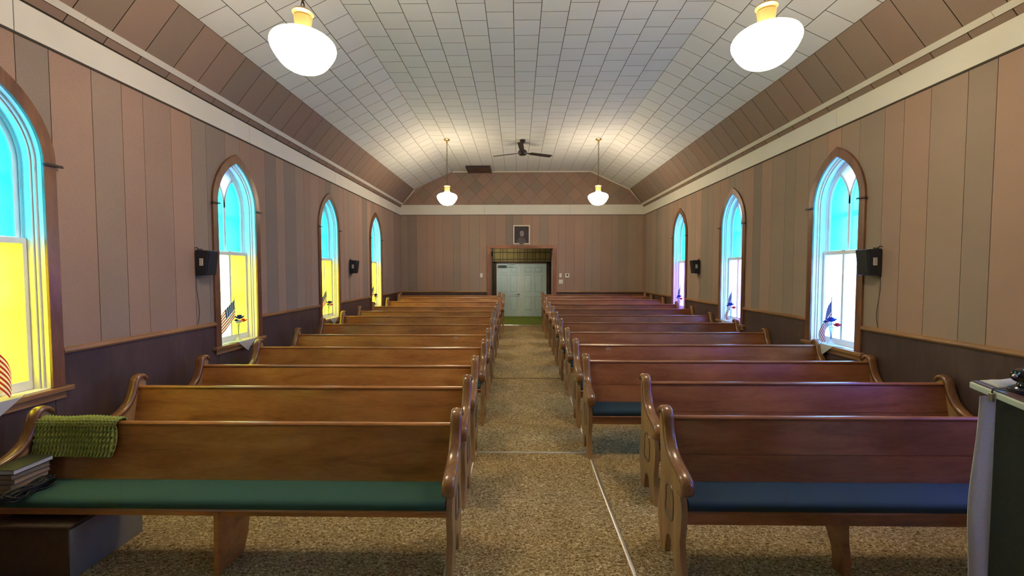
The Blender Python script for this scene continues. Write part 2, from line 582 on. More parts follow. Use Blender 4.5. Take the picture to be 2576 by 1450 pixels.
def shell_side(side):
    X, sg, cs = SIDE[side]
    fn = lambda y, z, n: (X + sg * n, y, z)
    w = empty('wall_' + side, (X, 4, 0), kind='structure',
              label='%s side wall of brown fibreboard planks above dark wainscot' % side, cat='wall')
    w.location = (0, 0, 0)
    # backing (light tight) with real openings
    mb = MB()
    edges = [YF] + [e for c in sorted(cs) for e in (c - W_HOLE, c + W_HOLE)] + [YB + 0.25]
    for i in range(0, len(edges) - 1):
        a, b = edges[i], edges[i + 1]
        if i % 2 == 0:
            mb.prism([(a, -0.3), (b, -0.3), (b, 4.9), (a, 4.9)], fn, 0.012, 0.20)
        else:
            c = sorted(cs)[i // 2]
            mb.prism([(a, -0.3), (b, -0.3), (b, SILL_B + 0.03), (a, SILL_B + 0.03)], fn, 0.012, 0.20)
            arc = [(c + p, q) for p, q in arch_pts(W_HOLE - 1e-4, AP_HOLE, SPR, 10)[1:-1]]
            mb.prism([(b, 4.9)] + arc + [(a, 4.9)], fn, 0.012, 0.20)
    mb.build('backing', M['gap'], w)
    # planks: 12, 10 and 8 inch boards in turn
    wid = [0.297, 0.250, 0.203]
    if side == 'left':
        y, k = 3.0 - 0.75 * 8, 0
    else:
        y, k = 3.42 - 0.75 * 8, 0
    pal = PAL
    rr = random.Random(5 if side == 'left' else 9)
    last = None
    while y < YB:
        a, b = max(y, YF), min(y + wid[k % 3], YB)
        if b - a > 0.02 and b > YF:
            g = 0.0022
            o = MB().prism(plank_outline(a + g, b - g, RAIL_T - 0.02, BAND_B + 0.02, cs), fn, 0.0, 0.012).build('plank', M['plank'], w)
            col = plank_color(rr, last, (a + b) / 2, side)
            last = col
            o.color = (*col, 1)
        y += wid[k % 3]
        k += 1
    # wainscot in 4 ft sheets
    y = YF
    edges = [YF] + [e for c in sorted(cs) for e in (c - W_HOLE, c + W_HOLE)] + [YB]
    for i in range(len(edges) - 1):
        a, b = edges[i], edges[i + 1]
        zt = RAIL_B + 0.02 if i % 2 == 0 else SILL_B + 0.02
        MB().prism([(a + .0015, -0.02), (b - .0015, -0.02), (b - .0015, zt), (a + .0015, zt)], fn, -0.004, 0.011).build('wainscot_panel', M['wainscot'], w)
    # chair rail between the windows
    r_ = empty('trim_%d' % (1 if side == 'left' else 2), kind='structure', label='light oak chair rail along the %s wall' % side, cat='trim')
    for i in range(0, len(edges) - 1, 2):
        a = edges[i] - (W_HOLE - W_OUT if i else 0)
        b = edges[i + 1] + (W_HOLE - W_OUT if i + 1 < len(edges) - 1 else 0)
        fnr = lambda n, z, y_: (X + sg * n, y_, z)
        MB().prism([(-0.003, RAIL_B), (-0.020, RAIL_B + .004), (-0.028, RAIL_B + .018), (-0.024, RAIL_T - .008), (-0.012, RAIL_T), (-0.003, RAIL_T)], fnr, a, b).build('rail', M['rail'], r_)
    # cream band
    t = empty('trim_%d' % (3 if side == 'left' else 4), kind='structure', label='wide cream painted band high on the %s wall' % side, cat='trim')
    j0 = 2.79 if side == 'left' else 2.34
    js = [YF] + [j for j in [j0 + 2.44 * q for q in range(-2, 4)] if YF < j < YB - .2] + [YB - 0.006]
    for a, b in zip(js[:-1], js[1:]):
        MB().prism([(a + .002, BAND_B), (b - .002, BAND_B), (b - .002, BAND_T), (a + .002, BAND_T)], fn, -0.014, 0.012).build('board', M['cream'], t, bevel=0.002, bseg=1)
    MB().prism([(YF, BAND_B - .014), (YB - .01, BAND_B - .014), (YB - .01, BAND_B - .001), (YF, BAND_B - .001)], fn, -0.008, 0.0).build('dark_moulding', M['gap'], t)  # thin dark strip under the cream band
    return w


BR = [(0.365, 0.240, 0.178), (0.330, 0.240, 0.182), (0.302, 0.228, 0.174), (0.392, 0.250, 0.181), (0.345, 0.232, 0.174), (0.272, 0.212, 0.166)]
PAL = BR


def plank_color(rr, last, y, side):
    w = [5, 4, 3, 2, 5, 1.3] if side not in 'cd' else [6, 5, 2.5, .8, 6, .4]
    c = rr.choices(BR, w)[0]
    if c == last:
        c = rr.choices(BR, w)[0]
    f = rr.uniform(0.94, 1.06)
    fixed = {'left': {2.9: 5, 3.15: 0, 3.42: 1, 3.64: 0, 3.9: 4, 4.17: 3, 4.40: 2, 4.62: 5, 4.9: 1, 5.12: 4},
             'right': {3.09: 0, 3.31: 2, 3.57: 1, 3.85: 0, 4.07: 4, 4.32: 2, 4.61: 1, 4.84: 3, 5.1: 1, 5.35: 1, 5.6: 2, 5.84: 1}}
    for k_, v_ in fixed.get(side, {}).items():
        if abs(y - k_) < .09:
            return BR[v_]
    return tuple(min(1, q * f) for q in c)


shell_side('left')
shell_side('right')

# floor: level at the front, rising gently to the entrance
fl = empty('floor', kind='structure', label='mottled tan and olive loop pile carpet floor', cat='floor')
mb = MB()
xs = [XL - 0.19, XR + 0.19]
mb.add([(xs[0], YF, 0), (xs[1], YF, 0), (xs[0], 4, 0), (xs[1], 4, 0), (xs[0], YB + .1, SLOPE_END), (xs[1], YB + .1, SLOPE_END),
        (xs[0], YF, -.1), (xs[1], YF, -.1), (xs[0], YB + .1, -.1), (xs[1], YB + .1, -.1)],
       [(0, 1, 3, 2), (2, 3, 5, 4), (6, 7, 9, 8), (0, 1, 7, 6), (4, 5, 9, 8), (0, 2, 4, 8, 6), (1, 3, 5, 9, 7)])
mb.build('carpet', M['carpet'], fl)
vy = 14.22
MB().box(-1.3, 1.6, YB + .03, vy + 1.2, SLOPE_END - .1, SLOPE_END + .004).build('entry_carpet', M['carpet_g'], fl)

# metal carpet strips
tr = empty('trim_5', kind='structure', label='aluminium carpet joint strip running along the right side of the aisle', cat='trim')
mb = MB()
ys = [-1.0 + 0.4 * i for i in range(20)]
for a, b in zip(ys[:-1], ys[1:]):
    xa, xb = 0.69 + 0.018 * max(0, a - 3.5), 0.69 + 0.018 * max(0, b - 3.5)
    za, zb_ = floor_z(a) + .0005, floor_z(b) + .0005
    mb.add([(xa - .014, a, za), (xa - .006, a, za + .004), (xa + .006, a, za + .004), (xa + .014, a, za),
            (xb - .014, b, zb_), (xb - .006, b, zb_ + .004), (xb + .006, b, zb_ + .004), (xb + .014, b, zb_)],
           [(0, 1, 5, 4), (1, 2, 6, 5), (2, 3, 7, 6)])
mb.build('strip', M['metal'], tr)
mb = MB()
for i in range(46):
    y = 0.8 + i * 0.13
    mb.lathe([(0.0035, 0), (0.0025, 0.0012), (0.0001, .0016)], (0.69 + 0.018 * max(0, y - 3.5), y, floor_z(y) + .0043), 6, cap=False)
so = mb.build('nail_head', M['bronze'], tr)
so['kind'] = 'stuff'
tr = empty('trim_6', kind='structure', label='aluminium carpet joint strip along the left side of the aisle', cat='trim')
mb = MB()
mb.prism([(-.014, .0005), (-.006, .004), (.006, .004), (.014, .0005)], lambda p, q, d: (-.425 + p, d, q), -1.0, 3.99)
mb.build('strip', M['metal'], tr)
tr = empty('trim_7', kind='structure', label='thin metal strip crossing the aisle carpet in front of the third pews', cat='trim')
MB().prism([(-.016, .0005), (-.006, .0045), (.006, .0045), (.016, .0005)], lambda p, q, d: (d, 4.0 + p, q), -.41, .69).build('strip', M['metal'], tr)
for nm, yy in (('trim_8', 6.55), ('trim_9', YB)):
    tr = empty(nm, kind='structure', label='thin carpet seam strip across the aisle %s' % ('halfway back' if nm == 'trim_8' else 'at the entrance doorway'), cat='trim')
    z = floor_z(yy)
    MB().prism([(-.02, z + .000), (-.008, z + .006), (.008, z + .006), (.02, z + .001)], lambda p, q, d: (d, yy + p, q), -.5 if nm == 'trim_8' else -.79, .75 if nm == 'trim_8' else 1.0).build('strip', M['metal' if nm == 'trim_9' else 'bronze'], tr)

# ------------------------------------------------------------------ ceiling: vault of foot-square tiles, brown coves
T = 0.305
CL, CZ = -1.88, 4.645
CRX = CL + 13 * T
dxs, dzs = 1.108, 0.511
BL = (CL - dxs, CZ - dzs)
BRt = (CRX + dxs, CZ - dzs)


def place_piece(parent, name, me, origin, ax, ay, color):
    """ax, ay: unit vectors of the piece plane; the piece faces ax x ay"""
    from mathutils import Matrix
    az = Vector(ax).cross(Vector(ay))
    m = Matrix((Vector(ax), Vector(ay), az)).transposed().to_4x4()
    m.translation = Vector(origin)
    o = link(name, me, parent)
    o.matrix_local = m
    o.color = (*color, 1)
    return o


def tile_mesh(name, w, h, mat, d=0.0032, c=0.001, gx=0.0026, gy=0.0020):
    mb = MB()
    mb.mi = 0
    a, b = w / 2 - gx, h / 2 - gy
    vs = []
    for q, z in ((0, 0), (0, d - c), (c, d)):
        vs += [(-a + q, -b + q, z), (a - q, -b + q, z), (a - q, b - q, z), (-a + q, b - q, z)]
    fs = [(8, 9, 10, 11)]
    for k in (0, 4):
        for i in range(4):
            fs.append((k + i, k + (i + 1) % 4, k + 4 + (i + 1) % 4, k + 4 + i))
    mb.add(vs, fs)
    mb.m = [0] + [1] * (len(fs) - 1)          # raw, unpainted edges are dark
    return mb.mesh(name, [mat, M['gap']], fixn=False)


tmesh = tile_mesh('tile', T, T, M['tile'])
tmesh_half = None


def tile_region(parent, ox, oz, dx, dz, ncol, flip, limit, rng):
    """ncol columns from edge (ox, oz) along unit (dx, dz) in the x-z plane"""
    ax = Vector((0, 1, 0)) if False else None
    u = Vector((dx, 0, dz)).normalized()
    y = Vector((0, 1, 0))
    # the piece must face downwards
    nrm = u.cross(y)
    ax, ay = (u, y) if nrm.z < 0 else (-u, y)
    tiles = []
    for c in range(ncol):
        cx = ox + u.x * T * (c + .5)
        cz = oz + u.z * T * (c + .5)
        off = 0.0 if (c + flip) % 2 == 0 else T / 2
        y0 = 4.679 + off - T * 40
        k = 0
        while y0 + k * T < YB:
            a, b = y0 + k * T, y0 + (k + 1) * T
            k += 1
            if b < YF:
                continue
            a2, b2 = max(a, YF), min(b, YB)
            if b2 - a2 < .02:
                continue
            tiles.append((cx, cz, a2, b2))
    # nearest visible tiles as single parts
    vis = [t for t in tiles if t[3] > 3.2]
    vis.sort(key=lambda t: t[3])
    single = vis[:limit]
    rest = vis[limit:] + [t for t in tiles if t[3] <= 3.2]
    cache = {}
    for cx, cz, a, b in single:
        me = tmesh
        if b - a < T - .001:
            key = round(b - a, 3)
            if key not in cache:
                cache[key] = tile_mesh('tile', T, b - a, M['tile'])
            me = cache[key]
        f = rng.uniform(0.97, 1.02)
        place_piece(parent, 'tile', me, (cx, (a + b) / 2, cz), ax, ay, (0.655 * f, 0.645 * f, 0.60 * f))
    if rest:
        mb = MB()
        nn = ax.cross(ay)
        for cx, cz, a, b in rest:
            p = Vector((cx, (a + b) / 2, cz))
            hw, hh = T / 2 - .0026, (b - a) / 2 - .0020
            vs = []
            for q, z in ((0, 0), (.001, .0032)):
                for i, j in ((-1, -1), (1, -1), (1, 1), (-1, 1)):
                    vs.append(p + ax * i * (hw - q) + ay * j * (hh - q) + nn * z)
            mb.add(vs, [(4, 5, 6, 7)] + [(i, (i + 1) % 4, 4 + (i + 1) % 4, 4 + i) for i in range(4)])
        o = mb.build('tiles', M['tile'], parent, fixn=False)
        o.color = (0.65, 0.64, 0.595, 1)
        o['kind'] = 'stuff'


rng = random.Random(3)
ce = empty('ceiling', kind='structure', label='flat middle of the vaulted ceiling in pale foot-square tiles', cat='ceiling')
MB().box(CL - .02, CRX + .02, YF, YB + .1, CZ + .0005, CZ + .12).build('backing', M['gap'], ce)
tile_region(ce, CL, CZ, 1, 0, 13, 1, 300, rng)
for nm, ox, sgn in (('ceiling_left', CL, -1), ('ceiling_right', CRX, 1)):
    cl_ = empty(nm, kind='structure', label='%s slope of the vaulted ceiling, pale tiles above a brown cove' % nm[8:], cat='ceiling')
    n_out = Vector((sgn * dzs, 0, dxs)).normalized()
    p0, p1 = Vector((ox, 0, CZ)), Vector((ox + sgn * dxs, 0, CZ - dzs))
    x_w = XL if sgn < 0 else XR
    z_w = 3.635 if sgn < 0 else 3.615
    p2 = Vector((x_w, 0, z_w))
    c_dir = (p2 - p1).normalized()
    c_len = (p2 - p1).length
    n2 = Vector((-c_dir.z * sgn * -1, 0, c_dir.x * sgn * -1)).normalized()
    if n2.z < 0:
        n2 = -n2
    mb = MB()
    e = .12
    for a, b, nn, g in ((p0, p1, n_out, .0005), (p1, p2 + c_dir * .1, n2, .008)):
        q = [a + nn * g, b + nn * g, b + nn * (g + e), a + nn * (g + e)]
        mb.add([(v.x, YF, v.z) for v in q] + [(v.x, YB + .1, v.z) for v in q], [(0, 1, 2, 3), (7, 6, 5, 4), (0, 4, 5, 1), (1, 5, 6, 2), (2, 6, 7, 3), (3, 7, 4, 0)])
    mb.build('backing', M['gap'], cl_)
    tile_region(cl_, ox, CZ, sgn * dxs, -dzs, 4, 0 if sgn < 0 else 1, 300, rng)
    # brown cove planks
    u = c_dir
    y = Vector((0, 1, 0))
    ax = u if u.cross(y).z < 0 else -u
    pm = tile_mesh('cove_plank', c_len, 0.3, M['plank'], d=.008, c=.002, gx=.0005, gy=.0016)
    rr = random.Random(21 + sgn)
    y0 = 3.105 - 0.3 * 22
    last = None
    while y0 < YB - .01:
        b = min(y0 + .3, YB)
        if y0 >= YF - .3:
            me = pm if b - y0 > .299 else tile_mesh('cove_plank', c_len, b - y0, M['plank'], d=.008, c=.002, gx=.0005, gy=.0016)
            mid = (p1 + p2) / 2 + n2 * .008
            col = plank_color(rr, last, y0, 'c')
            last = col
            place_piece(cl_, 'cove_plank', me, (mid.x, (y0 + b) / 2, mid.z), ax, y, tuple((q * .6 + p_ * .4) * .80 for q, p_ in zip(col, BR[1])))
        y0 += .3
    # white strip near the foot of the cove
    t = empty('trim_%d' % (10 if sgn < 0 else 11), kind='structure', label='narrow white strip along the foot of the %s cove' % ('left' if sgn < 0 else 'right'), cat='trim')
    q = p2 - c_dir * .075
    r2 = p2 - c_dir * .128
    mb = MB()
    for a, b in ((YF, 3.2), (3.203, 5.64), (5.643, 8.1), (8.103, YB - .02)):
        v4 = [q - n2 * .001, r2 - n2 * .001, r2 - n2 * .014, q - n2 * .014]
        m1 = MB().add([(v.x, a, v.z) for v in v4] + [(v.x, b, v.z) for v in v4], [(0, 1, 2, 3), (7, 6, 5, 4), (0, 4, 5, 1), (1, 5, 6, 2), (2, 6, 7, 3), (3, 7, 4, 0)])
        m1.build('strip', M['cream'], t)

# ------------------------------------------------------------------ back wall
bw = empty('wall_back', kind='structure', label='end wall of brown planks under a gable of diamond-set brown squares', cat='wall')
OX0, OX1, OZ = -0.797, 1.005, 2.44
fnb = lambda x, z, n: (x, YB + n, z)
mb = MB()
for x0, x1, z0, z1 in ((XL - .2, OX0 - .02, -.1, 4.9), (OX1 + .02, XR + .2, -.1, 4.9), (OX0 - .02, OX1 + .02, OZ + .02, 4.9)):
    mb.box(x0, x1, YB + .012, YB + .17, z0, z1)
mb.build('backing', M['gap'], bw)
wid = [0.203, 0.255, 0.302]
x, k = -1.11 - 0.76 * 4, 0
rr = random.Random(17)
last = None
while x < XR:
    a, b = max(x, XL), min(x + wid[k % 3], XR)
    if b - a > .015:
        g = .002
        a1, b1 = a + g, b - g
        zb, zt = RAIL_T - .02, 3.42
        lo = [(a1, OZ + .04 if OX0 - .02 < a1 < OX1 + .02 else zb)]
        for e, into in ((OX0 - .03, True), (OX1 + .03, False)):
            if a1 < e < b1:
                lo += ([(e, zb), (e, OZ + .04)] if into else [(e, OZ + .04), (e, zb)])
        lo.append((b1, OZ + .04 if OX0 - .02 < b1 < OX1 + .02 else zb))
        o = MB().prism([(a1, zt)] + lo + [(b1, zt)], fnb, 0, .012).build('plank', M['plank'], bw)
        col = plank_color(rr, last, 0, 'b')
        last = col
        o.color = (*col, 1)
    x += wid[k % 3]
    k += 1
for a, b in ((XL, OX0 - .02), (OX1 + .02, XR)):
    MB().box(a, b, YB - .004, YB + .011, 0.05, RAIL_B + .02).build('wainscot_panel', M['wainscot'], bw)

# diamond squares on the gable, clipped to its outline
gable = [(XL, 3.69), (XR, 3.69), (XR, 3.70), (BRt[0], BRt[1]), (CRX, CZ), (CL, CZ), (BL[0], BL[1]), (XL, 3.70)]


def clip(poly, clipper):
    out = poly
    n = len(clipper)
    for i in range(n):
        a, b = clipper[i], clipper[(i + 1) % n]
        inp, out = out, []
        for j in range(len(inp)):
            p, q = inp[j], inp[(j + 1) % len(inp)]
            f = lambda r: (b[0] - a[0]) * (r[1] - a[1]) - (b[1] - a[1]) * (r[0] - a[0])
            fp, fq = f(p), f(q)
            if fp >= -1e-9:
                out.append(p)
            if (fp > 1e-9 and fq < -1e-9) or (fp < -1e-9 and fq > 1e-9):
                t = fp / (fp - fq)
                out.append((p[0] + (q[0] - p[0]) * t, p[1] + (q[1] - p[1]) * t))
        if len(out) < 3:
            return []
    return out


hd = 0.2185
rr = random.Random(31)
last = None
for i in range(-20, 22):
    for j in range(-6, 4):
        if (i + j) % 2:
            continue
        cx, cz = 0.107 + hd * i, 4.42 + hd * (j + 1)
        g = hd - .003
        p = clip([(cx - g, cz), (cx, cz - g), (cx + g, cz), (cx, cz + g)], gable)
        if len(p) >= 3:
            ar = abs(sum(p[k][0] * p[(k + 1) % len(p)][1] - p[(k + 1) % len(p)][0] * p[k][1] for k in range(len(p)))) / 2
            if ar < .0008:
                continue
            o = MB().prism(p, fnb, 0, .012).build('diamond_tile', M['plank'], bw)
            col = plank_color(rr, last, 0, 'd')
            last = col
            o.color = (*[q * .86 for q in col], 1)

t = empty('trim_12', kind='structure', label='wide cream band of three boards across the end wall', cat='trim')
for a, b in ((XL + .012, -.962), (-.958, 1.488), (1.492, XR - .012)):
    MB().prism([(a, 3.408), (b, 3.408), (b, 3.69), (a, 3.69)], fnb, -.014, .0).build('board', M['cream'], t, bevel=.002, bseg=1)
MB().prism([(XL + .01, 3.396), (XR - .01, 3.396), (XR - .01, 3.407), (XL + .01, 3.407)], fnb, -.008, 0).build('dark_moulding', M['gap'], t)  # dark strip below the end wall band
t = empty('trim_13', kind='structure', label='thin white strip edging the gable under the vaulted ceiling', cat='trim')


def gstrip(a, b, w=.032):
    a, b = Vector((a[0], a[1])), Vector((b[0], b[1]))
    d = (b - a).normalized()
    nrm = Vector((-d.y, d.x))
    if nrm.y > 0:
        nrm = -nrm
    pts = [a, b, b + nrm * w, a + nrm * w]
    MB().prism([(p.x, p.y) for p in pts], fnb, -.014, -.0005).build('strip', M['cream'], t)


gstrip((XL + .02, 3.70), (BL[0], BL[1]))
gstrip((CL, CZ), (-1.42, CZ))
gstrip((-.76, CZ), (CRX, CZ))
gstrip((CRX, CZ), BRt)
gstrip(BRt, (XR - .02, 3.70))
t = empty('trim_14', kind='structure', label='oak chair rail on the end wall either side of the doorway', cat='trim')
for a, b in ((XL + .02, -.897), (1.112, XR - .02)):
    MB().prism([(0, RAIL_B), (-.018, RAIL_B + .004), (-.026, RAIL_B + .018), (-.02, RAIL_T - .006), (0, RAIL_T)], lambda n, z, x_: (x_, YB + n, z), a, b).build('rail', M['rail_x'], t)
# doorway casing
M['dc'] = wood('red_brown_door_casing', (0.17, 0.06, 0.030), (0.31, 0.115, 0.06), (0.42, 0.18, 0.10), 'z', 0.4, 0.2)
M['dcx'] = wood('red_brown_door_head_casing', (0.17, 0.06, 0.030), (0.31, 0.115, 0.06), (0.42, 0.18, 0.10), 'x', 0.4, 0.2)
dr = empty('trim_15', kind='structure', label='reddish brown wood casing around the entrance doorway', cat='trim')
MB().box(-.895, OX0, YB - .024, YB + .001, SLOPE_END, OZ).build('casing', M['dc'], dr, bevel=.003, bseg=1)
MB().box(OX1, 1.11, YB - .024, YB + .001, SLOPE_END, OZ).build('casing', M['dc'], dr, bevel=.003, bseg=1)
MB().box(-.895, 1.11, YB - .026, YB + .001, OZ, 2.528).build('head_casing', M['dcx'], dr, bevel=.003, bseg=1)
MB().box(OX0 - .02, OX0 + .004, YB, YB + .19, SLOPE_END, OZ + .02).build('jamb', M['dc'], dr)
MB().box(OX1 - .004, OX1 + .02, YB, YB + .19, SLOPE_END, OZ + .02).build('jamb', M['dc'], dr)
MB().box(OX0, OX1, YB, YB + .19, OZ, OZ + .02).build('head_jamb', M['dcx'], dr)

# ------------------------------------------------------------------ wall and shell behind the camera
wf = empty('wall_front', kind='structure', label='plain brown wall behind the pulpit end', cat='wall')
o = MB().box(XL - .2, XR + .2, YF - .15, YF, -.1, 4.9).build('plaster', M['plank'], wf)
o.color = (.28, .2, .15, 1)
MB().box(XL - .2, XR + .2, YF - .15, YB + .3, 4.9, 5.0).build('light_seal_lid', M['gap'], wf)  # unseen cover added above the ceiling to stop sky light leaking in

# ------------------------------------------------------------------ vestibule
VX0, VX1 = -0.86, 1.10
ve = empty('wall_vestibule', kind='structure', label='entrance vestibule walls with ochre panels above double doors', cat='wall')
MB().box(VX0 - .1, VX0, YB + .17, vy + .2, SLOPE_END - .1, 3.0).build('side_panel', M['vdark'], ve)
MB().box(VX1 + .03, VX1 + .13, YB + .17, vy + .2, SLOPE_END - .1, 3.0).build('side_panel', M['vdark'], ve)
MB().box(VX0 - .1, VX1 + .13, YB + .17, vy + .2, 2.78, 2.9).build('lid', M['cream'], ve)
mb = MB()
mb.box(VX0, -.80, vy, vy + .12, SLOPE_END, 2.8).box(1.03, VX1 + .05, vy, vy + .12, SLOPE_END, 2.8).box(-.8, 1.03, vy, vy + .12, 2.10, 2.8)
mb.build('backing', M['vdark'], ve)
cols = [-.855, -.80, -.61, -.52, -.37, -.14, -.01, .065, .216, .32, .51, .60, .75, .94, 1.12]
rr = random.Random(2)
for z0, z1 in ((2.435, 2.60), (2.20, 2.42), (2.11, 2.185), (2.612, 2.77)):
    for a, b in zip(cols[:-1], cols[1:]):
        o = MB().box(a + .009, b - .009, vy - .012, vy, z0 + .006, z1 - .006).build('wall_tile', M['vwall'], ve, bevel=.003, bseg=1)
        f = rr.uniform(.85, 1.1) * (1 if b < .23 else .72)  # right-hand tiles darkened in colour as the less lit part of the wall
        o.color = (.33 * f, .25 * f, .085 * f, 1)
# frame of the double door
dtop = 2.035
MB().box(-.8, 1.03, vy + .052, vy + .09, SLOPE_END - .1, 2.12).build('light_block_panel', M['vdark'], ve)  # unseen panel added behind the doors to block daylight
df = empty('trim_16', kind='structure', label='dark wood frame with pale stop around the double entrance doors', cat='trim')
for a, b in ((-.855, -.735), (.975, 1.09)):
    MB().box(a, b, vy - .03, vy + .02, SLOPE_END + .004, 2.10).build('frame_post', M['vdark'], df, bevel=.004, bseg=1)
MB().box(-.855, 1.09, vy - .03, vy + .02, dtop + .02, 2.10).build('frame_head', M['vdark'], df, bevel=.004, bseg=1)
MB().box(-.735, -.718, vy - .012, vy + .03, SLOPE_END + .004, dtop + .02).box(.958, .975, vy - .012, vy + .03, SLOPE_END + .004, dtop + .02).box(-.735, .975, vy - .012, vy + .03, dtop, dtop + .02).build('stop', M['white'], df)
MB().box(1.055, 1.095, YB + .9, YB + 1.02, SLOPE_END + .004, 2.42).build('white_post', M['white'], df, bevel=.003, bseg=1)
for x in (OX0 + .012, OX1 - .062):
    MB().box(x, x + .05, YB + .19, YB + .24, 2.22, 2.36).build('door_holder', M['black'], df, bevel=.004, bseg=1)


def leaf(nm, x0, x1, label, closer):
    d = empty(nm, kind='structure', label=label, cat='door')
    w = x1 - x0
    z0 = SLOPE_END + .0055
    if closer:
        MB().box(x1 - .022, x1 + .020, vy - .006, vy + .003, z0, dtop - .002).build('lit_astragal', M['white'], d, bevel=.002, bseg=1)  # white paint stands in for the bright line of light along the seam
    hh = dtop - .001 - z0
    st = .12 * w / .82
    # stiles and rails around six sunk panels
    cxs = [x0, x0 + st, x0 + w / 2 - st * .42, x0 + w / 2 + st * .42, x1 - st, x1]
    zr = [z0, z0 + .11 * hh, z0 + .38 * hh, z0 + .46 * hh, z0 + .79 * hh, z0 + .835 * hh, z0 + .935 * hh, z0 + hh]
    y0, y1 = vy + .004, vy + .044
    mb = MB()
    mb.box(cxs[0], cxs[1], y0, y1, z0, z0 + hh).box(cxs[2], cxs[3], y0, y1, z0, z0 + hh).box(cxs[4], cxs[5], y0, y1, z0, z0 + hh)
    for a, b in ((1, 2), (3, 4)):
        for k in (0, 2, 4, 6):
            mb.box(cxs[a], cxs[b], y0, y1, zr[k], zr[k + 1])
    mb.build('slab', M['doorpaint'], d)
    for a, b in ((1, 2), (3, 4)):
        for k in (1, 3, 5):
            xa, xb, za, zb_ = cxs[a], cxs[b], zr[k], zr[k + 1]
            q = .03
            MB().add([(xa, y0 + .022, za), (xb, y0 + .022, za), (xb, y0 + .022, zb_), (xa, y0 + .022, zb_),
                      (xa + q, y0 + .003, za + q), (xb - q, y0 + .003, za + q), (xb - q, y0 + .003, zb_ - q), (xa + q, y0 + .003, zb_ - q)],
                     [(4, 5, 6, 7)] + [(i, (i + 1) % 4, 4 + (i + 1) % 4, 4 + i) for i in range(4)]).build('raised_panel', M['doorpaint'], d)
    if closer:
        c = MB().box(x0 + .03, x0 + .32, y0 - .06, y0 - .002, dtop - .10, dtop - .045).build('door_closer', M['closer'], d, bevel=.006)
        MB().tube([(x0 + .3, y0 - .05, dtop - .05), (x0 + .45, y0 - .10, dtop - .035), (x0 + .62, y0 - .03, dtop - .02)], .008, 6).build('closer_arm', M['steel'], c)
        hh_ = MB().lathe([(.03, 0), (.03, .012), (.014, .016), (.012, .05)], (0, 0, 0), 14)
        hd_ = hh_.build('door_handle', M['steel'], d, smooth=True)
        hd_.rotation_euler = (PI / 2, 0, 0)
        hd_.location = (x1 - .07, y0, 1.0)
        MB().tube([(x1 - .07, y0 - .048, 1.0), (x1 - .11, y0 - .052, .998), (x1 - .17, y0 - .048, .985)], [.011, .010, .008], 8).build('lever', M['steel'], d, smooth='all')
    else:
        pk = MB().lathe([(.012, 0), (.012, .006), (.004, .008)], (0, 0, 0), 10).build('door_viewer', M['black'], d)
        pk.rotation_euler = (PI / 2, 0, 0)
        pk.location = (x0 + .44, y0 - .001, 1.71)
    return d


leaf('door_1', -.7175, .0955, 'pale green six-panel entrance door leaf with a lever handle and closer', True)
leaf('door_2', .0980, .9575, 'pale green six-panel entrance door leaf with a small viewer hole', False)

# exterior ground
g = MB().box(-60, 60, -50, 70, -1.0, -.8).build('ground', M['ground'])
tag(g, 'plain ground outside the building', 'ground', kind='structure')


